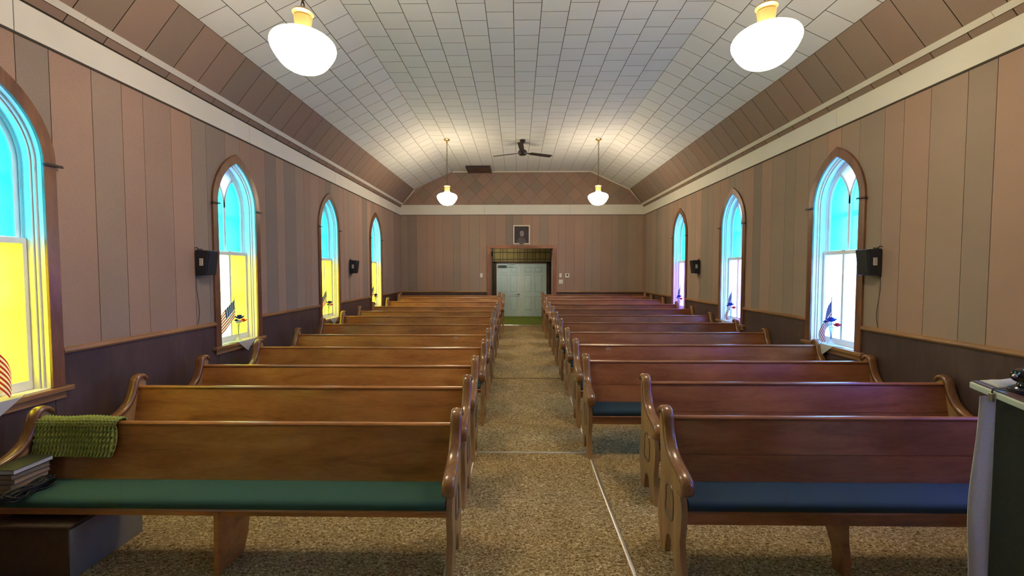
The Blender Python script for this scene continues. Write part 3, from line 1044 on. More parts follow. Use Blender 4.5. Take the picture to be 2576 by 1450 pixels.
# ------------------------------------------------------------------ windows
def window(side, yc, idx, lower, upper, top, label):
    X, sg, cs = SIDE[side]
    fn = lambda s, z, n: (X + sg * n, yc + s, z)
    w = empty('window_%d' % idx, (0, 0, 0), kind='structure', label=label, cat='window')
    # casing
    a = arch_pts(W_IN, AP_IN, SILL_T)
    b = arch_pts(W_OUT, AP_OUT, SILL_T)
    iu = [i for i, p in enumerate(a) if True]
    MB().band(a, b, fn, -.024, 0.0).build('casing', M['casing'], w, bevel=.004, bseg=2)
    # dark blocks at the springing
    for s in (-1, 1):
        c_ = s * .385
        MB().prism([(c_ - .062, 2.536), (c_ + .062, 2.536), (c_ + .055, 2.552), (c_ - .055, 2.552)], fn, -.045, -.022).build('impost_block', M['darkwood'], w)
    # stool and apron
    MB().prism([(-.455, .893), (.455, .893), (.455, SILL_T), (-.455, SILL_T)], fn, -.05, 0.0).build('stool', M['rail'], w, bevel=.006)
    MB().prism([(-.42, SILL_B - .01), (.42, SILL_B - .01), (.42, .893), (-.42, .893)], fn, -.022, 0.0).build('apron', M['rail'], w, bevel=.003, bseg=1)
    # jamb lining and stops
    mb = MB()
    mb.band(a, arch_pts(W_HOLE + .01, AP_HOLE + .012, SILL_T - .03), fn, -.002, .242)
    mb.build('jamb', M['white'], w)
    mb = MB()
    mb.band(arch_pts(.322, 3.052, SILL_T), arch_pts(.338, 3.076, SILL_T), fn, .035, .05)
    mb.band(arch_pts(.312, 3.036, SILL_T), arch_pts(.338, 3.076, SILL_T), fn, .055, .095)
    mb.build('stop_moulding', M['white'], w)
    # parting bead between sashes and the pulley channel
    MB().band(arch_pts(.318, 3.045, SILL_T), arch_pts(.338, 3.076, SILL_T), fn, .137, .145).build('parting_bead', M['white'], w)
    MB().prism([(-.36, SILL_T - .03), (.36, SILL_T - .03), (.36, SILL_T + .004), (-.36, SILL_T + .004)], fn, -.001, .20).build('sill', M['white'], w)
    # lower sash
    zb, zt = SILL_T + .006, 2.015
    ls = MB()
    n0, n1 = .098, .134
    for s0, s1, z0, z1 in ((-.33, -.285, zb, zt), (.285, .33, zb, zt), (-.285, .285, zb, zb + .065), (-.285, .285, zt - .04, zt), (-.014, .014, zb + .065, zt - .04)):
        ls.prism([(s0, z0), (s1, z0), (s1, z1), (s0, z1)], fn, n0, n1)
    lsh = ls.build('lower_sash', M['white'], w)
    MB().prism([(-.03, zt), (.03, zt), (.018, zt + .012), (-.018, zt + .012)], fn, n0 - .006, n0 + .02).build('sash_lock', M['white'], w)
    for s0, s1, mt in ((-.285, -.014, lower[0]), (.014, .285, lower[1])):
        MB().prism([(s0, zb + .065), (s1, zb + .065), (s1, zt - .04), (s0, zt - .04)], fn, .115, .1152).build('pane', M[mt], w)
    # upper sash with forked tracery
    us = MB()
    n0, n1 = .147, .180
    wi = .287
    api = 3.0
    us.band(arch_pts(wi, api, 1.985), arch_pts(.335, 3.075, 1.985), fn, n0, n1)
    us.prism([(-wi, 1.985), (wi, 1.985), (wi, 2.025), (-wi, 2.025)], fn, n0, n1)
    us.prism([(-.016, 2.025), (.016, 2.025), (.016, SPR), (-.016, SPR)], fn, n0, n1)
    h = api - SPR
    Rr = (wi * wi + h * h) / (2 * wi)
    th = math.acos((Rr - wi / 2) / Rr)
    arcs = []
    for sgn in (-1, 1):
        inn = [(sgn * (Rr - (Rr + .014) * math.cos(th * 1.02 * k / 8)), SPR + (Rr + .014) * math.sin(th * 1.02 * k / 8)) for k in range(9)]
        out = [(sgn * (Rr - (Rr - .014) * math.cos(th * 1.02 * k / 8)), SPR + (Rr - .014) * math.sin(th * 1.02 * k / 8)) for k in range(9)]
        us.band(inn, out, fn, n0, n1)
        arcs.append([(sgn * (Rr - Rr * math.cos(th * k / 8)), SPR + Rr * math.sin(th * k / 8)) for k in range(9)])
    us.build('upper_sash', M['white'], w)
    mainr = [(Rr * math.cos(0) - (Rr - wi), SPR)]
    full = arch_pts(wi, api, 2.025, 16)[1:18]      # right foot .. apex
    zmeet = SPR + Rr * math.sin(th)
    for sgn, arc in ((-1, arcs[0]), (1, arcs[1])):
        side_c = [(sgn * p, q) for p, q in full if q < zmeet - .004]
        pts = [(0, 2.02), (sgn * wi, 2.02)] + side_c + list(reversed(arc))
        MB().prism(pts, fn, .163, .1632).build('lancet_pane', M[upper], w)
    up_c = [(p, q) for p, q in full if q > zmeet + .004]
    pts = list(arcs[1]) + up_c + [(-p, q) for p, q in reversed(up_c[:-1])] + list(reversed(arcs[0]))[:-1]
    MB().prism(pts, fn, .163, .1632).build('top_pane', M[top], w)
    # storm frame outside with one cross bar
    sf = MB()
    sf.band(arch_pts(.255, 2.96, .95), arch_pts(.37, 3.12, .95), fn, .240, .275)
    sf.prism([(-.30, .93), (.30, .93), (.30, 1.03), (-.30, 1.03)], fn, .240, .275)
    sf.prism([(-.30, 2.42), (.30, 2.42), (.30, 2.475), (-.30, 2.475)], fn, .240, .275)
    sf.prism([(-.30, 1.49), (.30, 1.49), (.30, 1.53), (-.30, 1.53)], fn, .240, .275)
    sf.build('storm_frame', M['white'], w)
    # sky portal (guides sampling only, gives no light of its own)
    ld = bpy.data.lights.new('window_portal', 'AREA')
    ld.shape = 'RECTANGLE'
    ld.size, ld.size_y = .72, 2.2
    ld.cycles.is_portal = True
    lo = bpy.data.objects.new('window_portal', ld)
    COL.objects.link(lo)
    lo.location = (X + sg * .30, yc, 2.02)
    lo.rotation_euler = (PI / 2, 0, -PI / 2 if sg < 0 else PI / 2)
    lo['kind'] = 'helper'
    return w


wi = 0
LN = ['first', 'second', 'third', 'fourth', 'added unseen behind the view for light']
for i, c in enumerate(WL):
    wi += 1
    window('left', c, wi, ('g_pale' if i == 1 else 'g_yellow', 'g_yellow'), 'g_cyan', 'g_top' if i < 2 else 'g_cyan',
           'pointed window with cyan and yellow glass, %s from the front on the left wall' % LN[i])
for i, c in enumerate(WR):
    wi += 1
    lw = [('g_lav', 'g_lav'), ('g_clear', 'g_clear'), ('g_lav', 'g_clear'), ('g_lav', 'g_lav'), ('g_lav', 'g_lav')][i]
    window('right', c, wi, lw, 'g_cyan_r' if i < 3 else 'g_cyan', 'g_top',
           'pointed window with cyan over %s glass, %s from the front on the right wall' % ('clear' if i == 1 else 'lavender', LN[i]))


# ------------------------------------------------------------------ pews
def fr(u, z, d):
    return (d, -u, z)


END = [(-.02, 0), (.085, 0), (.088, .05), (.105, .115), (.145, .150), (.185, .135), (.215, .08), (.245, 0), (.365, 0), (.352, .05),
       (.322, .13), (.312, .21), (.330, .30), (.338, .38), (.330, .44), (.312, .47), (.310, .50), (.345, .510), (.362, .53), (.362, .565),
       (.335, .592), (.24, .618), (.17, .645), (.13, .672), (.095, .715), (.068, .77), (.052, .83), (.044, .865), (.015, .885), (-.02, .885),
       (-.042, .86), (-.045, .80), (-.035, .70), (-.022, .55), (-.018, .42), (-.035, .33), (-.058, .26), (-.062, .20), (-.048, .13), (-.022, .07)]
CAP = [(.318, .500), (.350, .512), (.366, .536), (.364, .568), (.335, .595), (.285, .610), (.235, .622), (.185, .640), (.142, .666), (.108, .702), (.078, .755),
       (.058, .815), (.048, .855), (.030, .880), (.0, .891), (-.028, .880), (-.045, .852)]
CARVE = [(.14, .245), (.19, .255), (.215, .285), (.222, .33), (.222, .38), (.215, .43), (.19, .46), (.15, .478), (.11, .465), (.085, .43), (.092, .38), (.085, .33), (.08, .28), (.10, .25)]
PEW_T = 0.038


def resample(p, n):
    P = [Vector((a, b)) for a, b in p]
    out = []
    m = len(P) - 1
    for i in range(n + 1):
        t = i / n * m
        k = min(int(t), m - 1)
        f = t - k
        p0, p1, p2, p3 = P[max(k - 1, 0)], P[k], P[k + 1], P[min(k + 2, m)]
        q = 0.5 * ((2 * p1) + (-p0 + p2) * f + (2 * p0 - 5 * p1 + 4 * p2 - p3) * f * f + (-p0 + 3 * p1 - 3 * p2 + p3) * f ** 3)
        out.append(q)
    return out


def cap_mesh():
    path = resample(CAP, 40)
    sec = [(-.036, -.014), (-.0375, .000), (-.034, .010), (-.022, .016), (0, .018), (.022, .016), (.034, .010), (.0375, .0), (.036, -.014)]
    vs, fs = [], []
    n, m = len(path), len(sec)
    for i, p in enumerate(path):
        t = (path[min(i + 1, n - 1)] - path[max(i - 1, 0)]).normalized()
        nr = Vector((t.y, -t.x))      # outward (towards front / up)
        tip = 1.0
        for a, b in sec:
            q = p + nr * b
            vs.append((a * tip, -q.x, q.y))
    for i in range(n - 1):
        for k in range(m - 1):
            fs.append((i * m + k, i * m + k + 1, (i + 1) * m + k + 1, (i + 1) * m + k))
        fs.append((i * m + m - 1, i * m, (i + 1) * m, (i + 1) * m + m - 1))
    fs.append(tuple(range(m)))
    fs.append(tuple((n - 1) * m + k for k in range(m - 1, -1, -1)))
    return MB().add(vs, fs)


END_ME = MB().prism([tuple(v) for v in [Vector(p) for p in END]], fr, -PEW_T / 2, PEW_T / 2).mesh('end_panel', M['end_wood'], smooth=True, bevel=.003, bseg=1)
CAP_ME = cap_mesh().mesh('arm_cap', M['cap_wood'], smooth='all')


def carve_mesh(s):
    mb = MB()
    x0 = s * PEW_T / 2
    outer = [(u, z) for u, z in resample(CARVE + CARVE[:1], 36)[:-1]]
    c = (sum(p[0] for p in outer) / len(outer), sum(p[1] for p in outer) / len(outer))
    rings = [(1.0, 0.0), (.97, .005), (.86, .006), (.80, -.001)]
    n = len(outer)
    vs, fs = [], []
    for k, d in rings:
        for u, z in outer:
            vs.append((x0 + s * d, -(c[0] + (u - c[0]) * k), c[1] + (z - c[1]) * k))
    for r in range(3):
        for i in range(n):
            j = (i + 1) % n
            fs.append((r * n + i, r * n + j, (r + 1) * n + j, (r + 1) * n + i))
    fs.append(tuple(3 * n + i for i in range(n)))
    return mb.add(vs, fs).mesh('carved_panel', M['carve'], smooth=True)


CARVE_ME = {-1: carve_mesh(-1), 1: carve_mesh(1)}


def pew_proto(L, wood_m, cush_m, two_boards, rise, apron, support_style):
    """origin: floor under the top of the back, aisle-to-wall centre; faces -y"""
    root = empty('pew', (0, 0, 0))
    half = L / 2
    for s in (-1, 1):
        e = link('end_panel', END_ME, root, (s * (half - PEW_T / 2), 0, 0))
        link('carved_panel', CARVE_ME[s], e)
        c = link('arm_cap', CAP_ME, root, (s * (half - PEW_T / 2), 0, 0))
    h = half - PEW_T
    zt = .885 - rise
    bt = .020
    # back boards lean: u = lean(z)
    lean = lambda z: .006 + .075 * (zt - z) / (zt - .42)
    segs = [(.41, .6125), (.6155, zt - .012)] if two_boards else [(.41, zt - .012)]
    for z0, z1 in segs:
        MB().add([(x, -(lean(z) + t), z) for x in (-h, h) for z in (z0, z1) for t in (0, bt)],
                 [(0, 1, 3, 2), (4, 6, 7, 5), (0, 4, 5, 1), (2, 3, 7, 6), (1, 5, 7, 3), (0, 2, 6, 4)]).build('back_board', wood_m, root)
    # rounded top rail
    c0 = lean(zt) + bt / 2
    sec = [(c0 - .015, zt - .028), (c0 - .017, zt - .012), (c0 - .012, zt - .003), (c0, zt), (c0 + .014, zt - .003), (c0 + .020, zt - .012), (c0 + .018, zt - .026), (c0 + .012, zt - .032)]
    MB().prism(sec, fr, -h, h).build('top_rail', wood_m, root, smooth=True)
    MB().prism([(.06, .383), (.335, .388), (.342, .396), (.335, .404), (.06, .400)], fr, -h, h).build('seat_board', wood_m, root)
    MB().prism([(.305, .388 - apron), (.325, .388 - apron), (.325, .388), (.305, .388)], fr, -h, h).build('apron', wood_m, root)
    cp = [(.088, .404), (.082, .43), (.088, .452), (.13, .460), (.25, .466), (.315, .462), (.338, .448), (.345, .428), (.338, .408), (.31, .4045)]
    MB().prism([tuple(q) for q in resample(cp + cp[:1], 30)[:-1]], fr, -h + .004, h - .004).build('cushion', cush_m, root, smooth=True)
    if support_style == 'slab':
        so_ = [(.335, .384), (.06, .384), (.05, .25), (.075, .10), (.12, 0), (.345, 0)]
        cx = 0.02
    else:
        so_ = [(.30, .384), (.05, .384), (.055, .30), (.09, .24), (.16, .20), (.20, .12), (.215, 0), (.315, 0), (.32, .1), (.30, .2), (.295, .3)]
        cx = -.28
    MB().prism(so_, fr, cx - .016, cx + .016).build('middle_support', wood_m, root, bevel=.003, bseg=1)
    return root


P_L = pew_proto(2.80, M['pew_l'], M['cush_l'], False, .070, .030, 'slab')
P_R = pew_proto(2.89, M['pew_r'], M['cush_r'], True, .038, .068, 'leg')
P_RS = pew_proto(2.50, M['pew_r'], M['cush_r'], True, .038, .068, 'leg')
ORD = ['front', 'second', 'third', 'fourth', 'fifth', 'sixth', 'seventh', 'eighth', 'ninth', 'tenth', 'eleventh', 'twelfth']
LEFT = [(2.66, .875), (3.39, .91), (4.14, .922), (5.02, .943), (5.92, .957), (6.69, 1.01), (7.56, 1.048), (8.31, 1.07), (9.12, 1.09), (10.15, 1.13), (10.92, 1.185), (11.52, 1.195)]
LX = [(-3.15, -.405), (-3.17, -.425), (-3.18, -.44), (-3.16, -.42), (-3.17, -.43), (-3.17, -.435), (-3.19, -.46), (-3.19, -.45), (-3.19, -.46), (-3.19, -.45), (-3.14, -.40), (-3.26, -.53)]
RIGHT = [(2.66, .90), (3.44, .912), (4.22, .927), (4.96, .962), (6.02, .95), (6.79, .995), (7.71, 1.02), (8.54, 1.063), (9.28, 1.105), (10.18, 1.14), (11.04, 1.16), (11.58, 1.185)]
RXC = [.955, 1.06, .69, .69, .715, .70, .71, .715, .70, .69, .685, .74]
slope = math.atan(SLOPE_END / (YB - 4))
pews = {}


def place(root, i, side, y, zc, xa):
    sl = slope if y > 4.1 else 0.0
    base = floor_z(y - .15) - (.15 * -math.tan(sl) if False else 0)
    bz = floor_z(y)
    root.location = (xa, y, bz + .001)
    root.rotation_euler = (sl, 0, 0)
    root.scale = (1, 1, (zc - bz) / .895)
    pews[(side, i)] = root


LAB_L = {0: 'honey brown wooden pew at the front of the left block, teal cushion in full view',
         1: 'honey brown pew right behind the front left pew, second in its block',
         3: 'honey brown pew whose curved arm overlaps the second left window sill, fourth from front',
         11: 'last brown pew of the left block, against the end wall'}
LAB_R = {0: 'red brown wooden pew at the front of the right block, beside the pulpit',
         1: 'red brown pew second in the right block, set farthest back from the aisle',
         2: 'red brown pew third in the right block, jutting to the aisle with blue-cast cushion showing',
         11: 'last red brown pew of the right block, against the end wall'}
for i, (y, zc) in enumerate(LEFT):
    o = P_L if i == 0 else copy_tree(P_L)
    place(o, i, 'L', y, zc, (LX[i][0] + LX[i][1]) / 2)
    tag(o, LAB_L.get(i, 'honey brown wooden pew, %s from the front in the left block' % ORD[i]), 'pew', 'pews left of the aisle')
for i, (y, zc) in enumerate(RIGHT):
    if i < 2:
        o = P_RS if i == 0 else copy_tree(P_RS)
        xc = RXC[i] + 1.25 - .019
    else:
        o = P_R if i == 2 else copy_tree(P_R)
        xc = RXC[i] + 1.445 - .019
    if i == 11:
        xc = RXC[i] + 1.37
        o.scale.x = .95
    place(o, i, 'R', y, zc, xc)
    tag(o, LAB_R.get(i, 'red brown wooden pew, %s from the front in the right block' % ORD[i]), 'pew', 'pews right of the aisle')


M['scuff'] = plain('pale_scuff', (0.42, 0.34, 0.26), 0.9, grain=0.5, gscale=120)
for key, sx_, sz_ in ((('R', 3), -1.03, .80), (('L', 4), .92, .775)):
    rt_ = pews[key]
    rs = random.Random(8)
    mb = MB()
    for k in range(26):
        a, b = sx_ + rs.gauss(0, .022), sz_ + rs.gauss(0, .018)
        w_, h_ = rs.uniform(.004, .012), rs.uniform(.002, .005)
        zt2 = .815 if key[0] == 'L' else .847
        u_ = .006 + .075 * (zt2 - b) / (zt2 - .42) + .020
        t_ = rs.uniform(-.8, .8)
        c_, s_ = math.cos(t_), math.sin(t_)
        P_ = [(-w_, -h_), (w_ * .6, -h_ * 1.2), (w_, h_ * .5), (-w_ * .3, h_)]
        dz_ = .075 / (zt2 - .42)
        mb.prism([(a + p * c_ - q * s_, b + p * s_ + q * c_) for p, q in P_], lambda p, q, d: (p, -(.026 + dz_ * (zt2 - q)) - d, q), -.0003, .0006)
    o = mb.build('scuff', M['scuff'], rt_)
    o['kind'] = 'stuff'
    o['label'] = 'pale worn scuff on the back board'

# ------------------------------------------------------------------ pendant lamps
def pendant():
    root = empty('pendant_lamp', (0, 0, CZ))
    MB().lathe([(.066, -.001), (.067, -.012), (.055, -.022), (.03, -.030), (.014, -.036), (.012, -.05), (.022, -.06), (.022, -.072), (.010, -.085), (.006, -.10)], (0, 0, 0), 24).build('ceiling_canopy', M['brass'], root, smooth=True)
    zt, zb = -.095, -.985
    n = 17
    step = (zt - zb) / n
    link_me = {}
    for k in range(2):
        pts = []
        for a in range(14):
            w = 2 * PI * a / 14
            x = .0125 * math.cos(w)
            z = (step * .5 + .006) * math.sin(w)
            pts.append((x, 0, z) if k == 0 else (0, x, z))
        link_me[k] = MB().tube(pts, .0032, 6, closed=True).mesh('chain_link', M['bronze'], smooth='all')
    for i in range(n):
        link('chain_link', link_me[i % 2], root, (0, 0, zt - step * (i + .5)))
    # wire woven beside the chain
    MB().tube([(.006 * math.sin(i * .9), .006 * math.cos(i * .9), zt - (zt - zb) * i / 60) for i in range(61)], .0022, 5).build('cord', M['bronze'], root, smooth='all')
    MB().lathe([(.012, -.975), (.020, -.985), (.050, -.992), (.068, -1.000), (.072, -1.012), (.062, -1.020), (.056, -1.030), (.062, -1.040), (.060, -1.052), (.056, -1.085), (.056, -1.13)], (0, 0, 0), 28).build('fitter', M['fitter'], root, smooth=True)
    prof = [(.055, -1.125), (.064, -1.135), (.085, -1.150), (.125, -1.163), (.170, -1.180), (.203, -1.203), (.218, -1.232), (.216, -1.262), (.200, -1.298), (.175, -1.338), (.143, -1.376), (.100, -1.404), (.055, -1.417), (.01, -1.420)]
    pr = resample(prof, 40)
    MB().lathe([(p.x, p.y) for p in pr], (0, 0, 0), 40).build('globe', M['globe'], root, smooth='all')
    return root


pl = pendant()
LP = [(-1.543, 3.02, 'schoolhouse globe pendant lamp hanging nearest the viewer on the left'),
      (1.741, 3.00, 'schoolhouse globe pendant lamp hanging nearest the viewer on the right'),
      (-1.543, 9.06, 'small looking globe pendant far back, left of the ceiling fan'),
      (1.741, 9.08, 'small looking globe pendant far back, right of the ceiling fan')]
for i, (x, y, lb) in enumerate(LP):
    o = pl if i == 0 else copy_tree(pl)
    o.location = (x, y, CZ - .006)
    tag(o, lb, 'lamp', 'globe pendant lamps')

# ------------------------------------------------------------------ ceiling fan
fan = empty('ceiling_fan', (.099, 9.13, CZ - .006), label='dark bronze three blade ceiling fan on a short rod', cat='fan')
MB().lathe([(.060, 0), (.062, -.03), (.045, -.06), (.016, -.07)], (0, 0, 0), 24).build('canopy', M['fan'], fan, smooth=True)
MB().lathe([(.013, -.06), (.013, -.24)], (0, 0, 0), 12).build('downrod', M['fan'], fan, smooth=True)
MB().lathe([(.03, -.205), (.06, -.215), (.093, -.24), (.10, -.27), (.095, -.30), (.07, -.325), (.03, -.335), (.005, -.337)], (0, 0, 0), 32).build('motor', M['fan'], fan, smooth=True)
for k, ang in enumerate((-PI / 2 - .07, PI / 6 - .12 + .02, PI * 5 / 6 + .13)):
    b = MB()
    out = [(.09, -.018), (.16, -.022), (.20, -.058), (.66, -.066), (.715, -.05), (.70, .045), (.66, .058), (.20, .048), (.16, .018), (.09, .016)]
    tw = -.20
    f = lambda p, q, d: (p, q * math.cos(tw) - d * math.sin(tw), q * math.sin(tw) + d * math.cos(tw))
    b.prism(out, f, -.004, .004)
    o = b.build('blade', M['fan'], fan, bevel=.001, bseg=1)
    o.location = (0, 0, -.275)
    o.rotation_euler = (0, 0, ang)

# ------------------------------------------------------------------ attic hatch at the gable
ha = empty('ceiling_vent', (-1.09, 11.6, CZ), label='dark brown wooden vent hatch where the ceiling meets the gable', cat='vent')
MB().box(-.31, .31, -.30, .345, -.055, -.008).build('hatch_board', M['hatch'], ha, bevel=.004, bseg=1)
MB().box(-.33, .33, -.32, -.295, -.065, -.008).box(-.33, -.305, -.295, .345, -.065, -.008).box(.305, .33, -.295, .345, -.065, -.008).build('hatch_frame', M['darkwood'], ha)


# ------------------------------------------------------------------ speakers
def speaker(side, y, label, wire_h):
    X, sg, _ = SIDE[side]
    sp = empty('wall_speaker', (X, y, 1.87), label=label, cat='speaker', group='wall speakers')
    pt, pb = .150, .118
    f = lambda n, z, d: (-sg * n, d, z)
    MB().prism([(.012, -.135), (pb, -.128), (pt, .128), (.012, .135)], f, -.078, .078).build('cabinet', M['speaker'], sp, bevel=.006)
    MB().prism([(pb + .001, -.112), (pb + .006, -.112), (pt + .004, .112), (pt - .001, .112)], f, -.066, .066).build('grille', M['black'], sp)
    lb = MB()
    fx = lambda p, q, d: (-sg * p, d, q)
    lb.prism([(.055, -.03), (.095, -.03), (.097, .045), (.057, .045)], fx, -.0795, -.0781).build('paper_label', M['paper'], sp)
    ik = MB()
    for k in range(5):
        z = .036 - k * .013
        ik.prism([(.061, z - .004), (.090 - (k % 2) * .006, z - .004), (.090 - (k % 2) * .006, z), (.061, z)], fx, -.0802, -.0796)
    ik.build('label_print', M['ink'], sp)
    MB().box(-.012 if sg > 0 else 0, 0 if sg > 0 else .012, -.03, .03, -.10, .15).build('bracket', M['black'], sp)
    MB().tube([(-sg * .004, -.07, .155), (-sg * .03, -.07, .16), (-sg * .04, -.07, .15)], .004, 6).build('hook', M['black'], sp)
    pts = []
    for i in range(24):
        t = i / 23
        pts.append((-sg * (.004 + .006 * math.sin(t * PI)), -.06 + .035 * math.sin(t * 5 + y) * t, -.12 - t * (.53)))
    MB().tube(pts, .0022, 5).build('wire', M['bronze' if wire_h else 'black'], sp, smooth='all')
    return sp


speaker('left', 4.365, 'black wall speaker left of the second left window, near the viewer', False)
speaker('left', 8.34, 'small black wall speaker between the third and fourth left windows', True)
speaker('right', 4.215, 'black wall speaker beside the large right window, near the viewer', False)
speaker('right', 8.30, 'small black wall speaker between the two far right windows', True)

# ------------------------------------------------------------------ picture, switches, thermostat
pc = empty('framed_picture', (.103, YB, 2.832), label='small dark sepia portrait in a cream frame above the doorway', cat='picture')
mb = MB()
fp = lambda x, z, n: (x, -n, z)
w2, h2 = .24, .274
for a, b, c, d in ((-w2, w2, h2 - .032, h2), (-w2, w2, -h2, -h2 + .032), (-w2, -w2 + .032, -h2 + .032, h2 - .032), (w2 - .032, w2, -h2 + .032, h2 - .032)):
    mb.prism([(a, c), (b, c), (b, d), (a, d)], fp, .001, .022)
mb.build('frame', M['frame_w'], pc, bevel=.003, bseg=1)
M['print'] = plain('dark_sepia_print', (.035, .024, .028), .6, grain=.35, gscale=9)
M['print2'] = plain('pale_sepia_print', (.24, .20, .19), .7, grain=.6, gscale=34)
M['print3'] = plain('mid_sepia_print', (.10, .08, .08), .7, grain=.5, gscale=28)
MB().prism([(-w2 + .03, -h2 + .03), (w2 - .03, -h2 + .03), (w2 - .03, h2 - .03), (-w2 + .03, h2 - .03)], fp, .002, .010).build('print', M['print'], pc)
sh = [(-.15, -.243), (-.13, -.15), (-.06, -.085), (.06, -.085), (.12, -.15), (.15, -.243)]
MB().prism(sh, fp, .010, .0108).build('print_shoulders', M['print3'], pc)
MB().prism([(.01 + .062 * math.cos(t * PI / 9), .03 + .09 * math.sin(t * PI / 9)) for t in range(18)], fp, .0108, .0114).build('print_head', M['print2'], pc)
MB().box(-.06, .06, -.026, -.022, -h2 + .004, -h2 + .028).build('name_plate', M['black'], pc)


def plate(nm, x, z, w, h, label, cat, tog, black=False):
    o = empty(nm, (x, YB, z), label=label, cat=cat, group='switch plates by the doorway' if cat == 'switch' else None)
    MB().box(-w / 2, w / 2, -.008, -.0005, -h / 2, h / 2).build('cover_plate', M['ivory'], o, bevel=.002, bseg=1)
    for t in tog:
        MB().box(t - .007, t + .007, -.018, -.008, -.014, .012).build('toggle', M['frame_w'], o)
    if black:
        MB().box(-.024, .024, -.028, -.008, -.006, .040).build('screen', M['black'], o)
        MB().box(-w / 2 + .008, w / 2 - .008, -.026, -.008, -h / 2 + .008, h / 2 - .008).build('housing', M['ivory'], o, bevel=.004)
    return o


plate('light_switch', -1.059, 1.665, .078, .118, 'ivory light switch plate left of the doorway', 'switch', (0,))
plate('light_switch', 1.228, 1.665, .070, .115, 'single light switch plate right of the doorway, beside the thermostat', 'switch', (0,))
plate('light_switch', 1.24, 1.482, .116, .118, 'double light switch plate right of the doorway, below the single one', 'switch', (-.024, .024))
plate('thermostat', 1.423, 1.654, .125, .125, 'white square thermostat with a black screen on the end wall', 'thermostat', (), True)


# ------------------------------------------------------------------ flags, flowers, sill cloths
def flag_mesh(seed, a0):
    """small cloth flag drooping from its stick; hoist along z, fly towards -x"""
    nu, nv = 40, 26
    vs, fs, ms = [], [], []
    Lh, Lf = .23, .38
    ph = random.Random(seed).uniform(0, 2)
    for j in range(nv + 1):
        v = j / nv
        x = z = 0.0
        for i in range(nu + 1):
            u = i / nu
            vs.append((x, .020 * math.sin(u * 8 + v * 2.0 + ph) * (0.2 + u), z + Lh * v - .10 * u * v))
            a = a0 + .60 * u + .15 * (1 - v)
            x -= Lf / nu * math.cos(a)
            z -= Lf / nu * math.sin(a)
    for j in range(nv):
        for i in range(nu):
            a = j * (nu + 1) + i
            fs.append((a, a + 1, a + nu + 2, a + nu + 1))
            stripe = j // 2
            if i < 16 and stripe >= 6:
                st = (i % 3 == 1) and (j % 2 == (1 if (i // 3) % 2 else 0))
                ms.append(1 if st else 2)
            else:
                ms.append(0 if stripe % 2 == 0 else 1)
    mb = MB()
    mb.add(vs, fs)
    mb.m = ms
    return mb


def rose(mb, c, r, rnd):
    c = Vector(c)
    for ring, (n, rr_, tilt, z) in enumerate(((6, 1.0, .9, -.1), (5, .72, .5, .12), (4, .42, .2, .3))):
        for k in range(n):
            a = 2 * PI * (k + .5 * ring) / n + rnd.uniform(-.15, .15)
            d = Vector((math.cos(a), math.sin(a), 0))
            s = Vector((-math.sin(a), math.cos(a), 0))
            up = Vector((0, 0, 1))
            base = c + up * r * (z - .35)
            o_ = d * math.sin(tilt) + up * math.cos(tilt)
            w = r * rr_ * .75
            h = r * rr_ * 1.05
            p = [base, base + s * w * .6 + o_ * h * .4 + d * r * .12, base + s * w * .5 + o_ * h, base + o_ * h * 1.12 + d * r * .15, base - s * w * .5 + o_ * h, base - s * w * .6 + o_ * h * .4 + d * r * .12, base + o_ * h * .55 + d * r * .22 * rr_]
            mb.add(p, [(0, 1, 6), (1, 2, 6), (2, 3, 6), (3, 4, 6), (4, 5, 6), (5, 0, 6)])


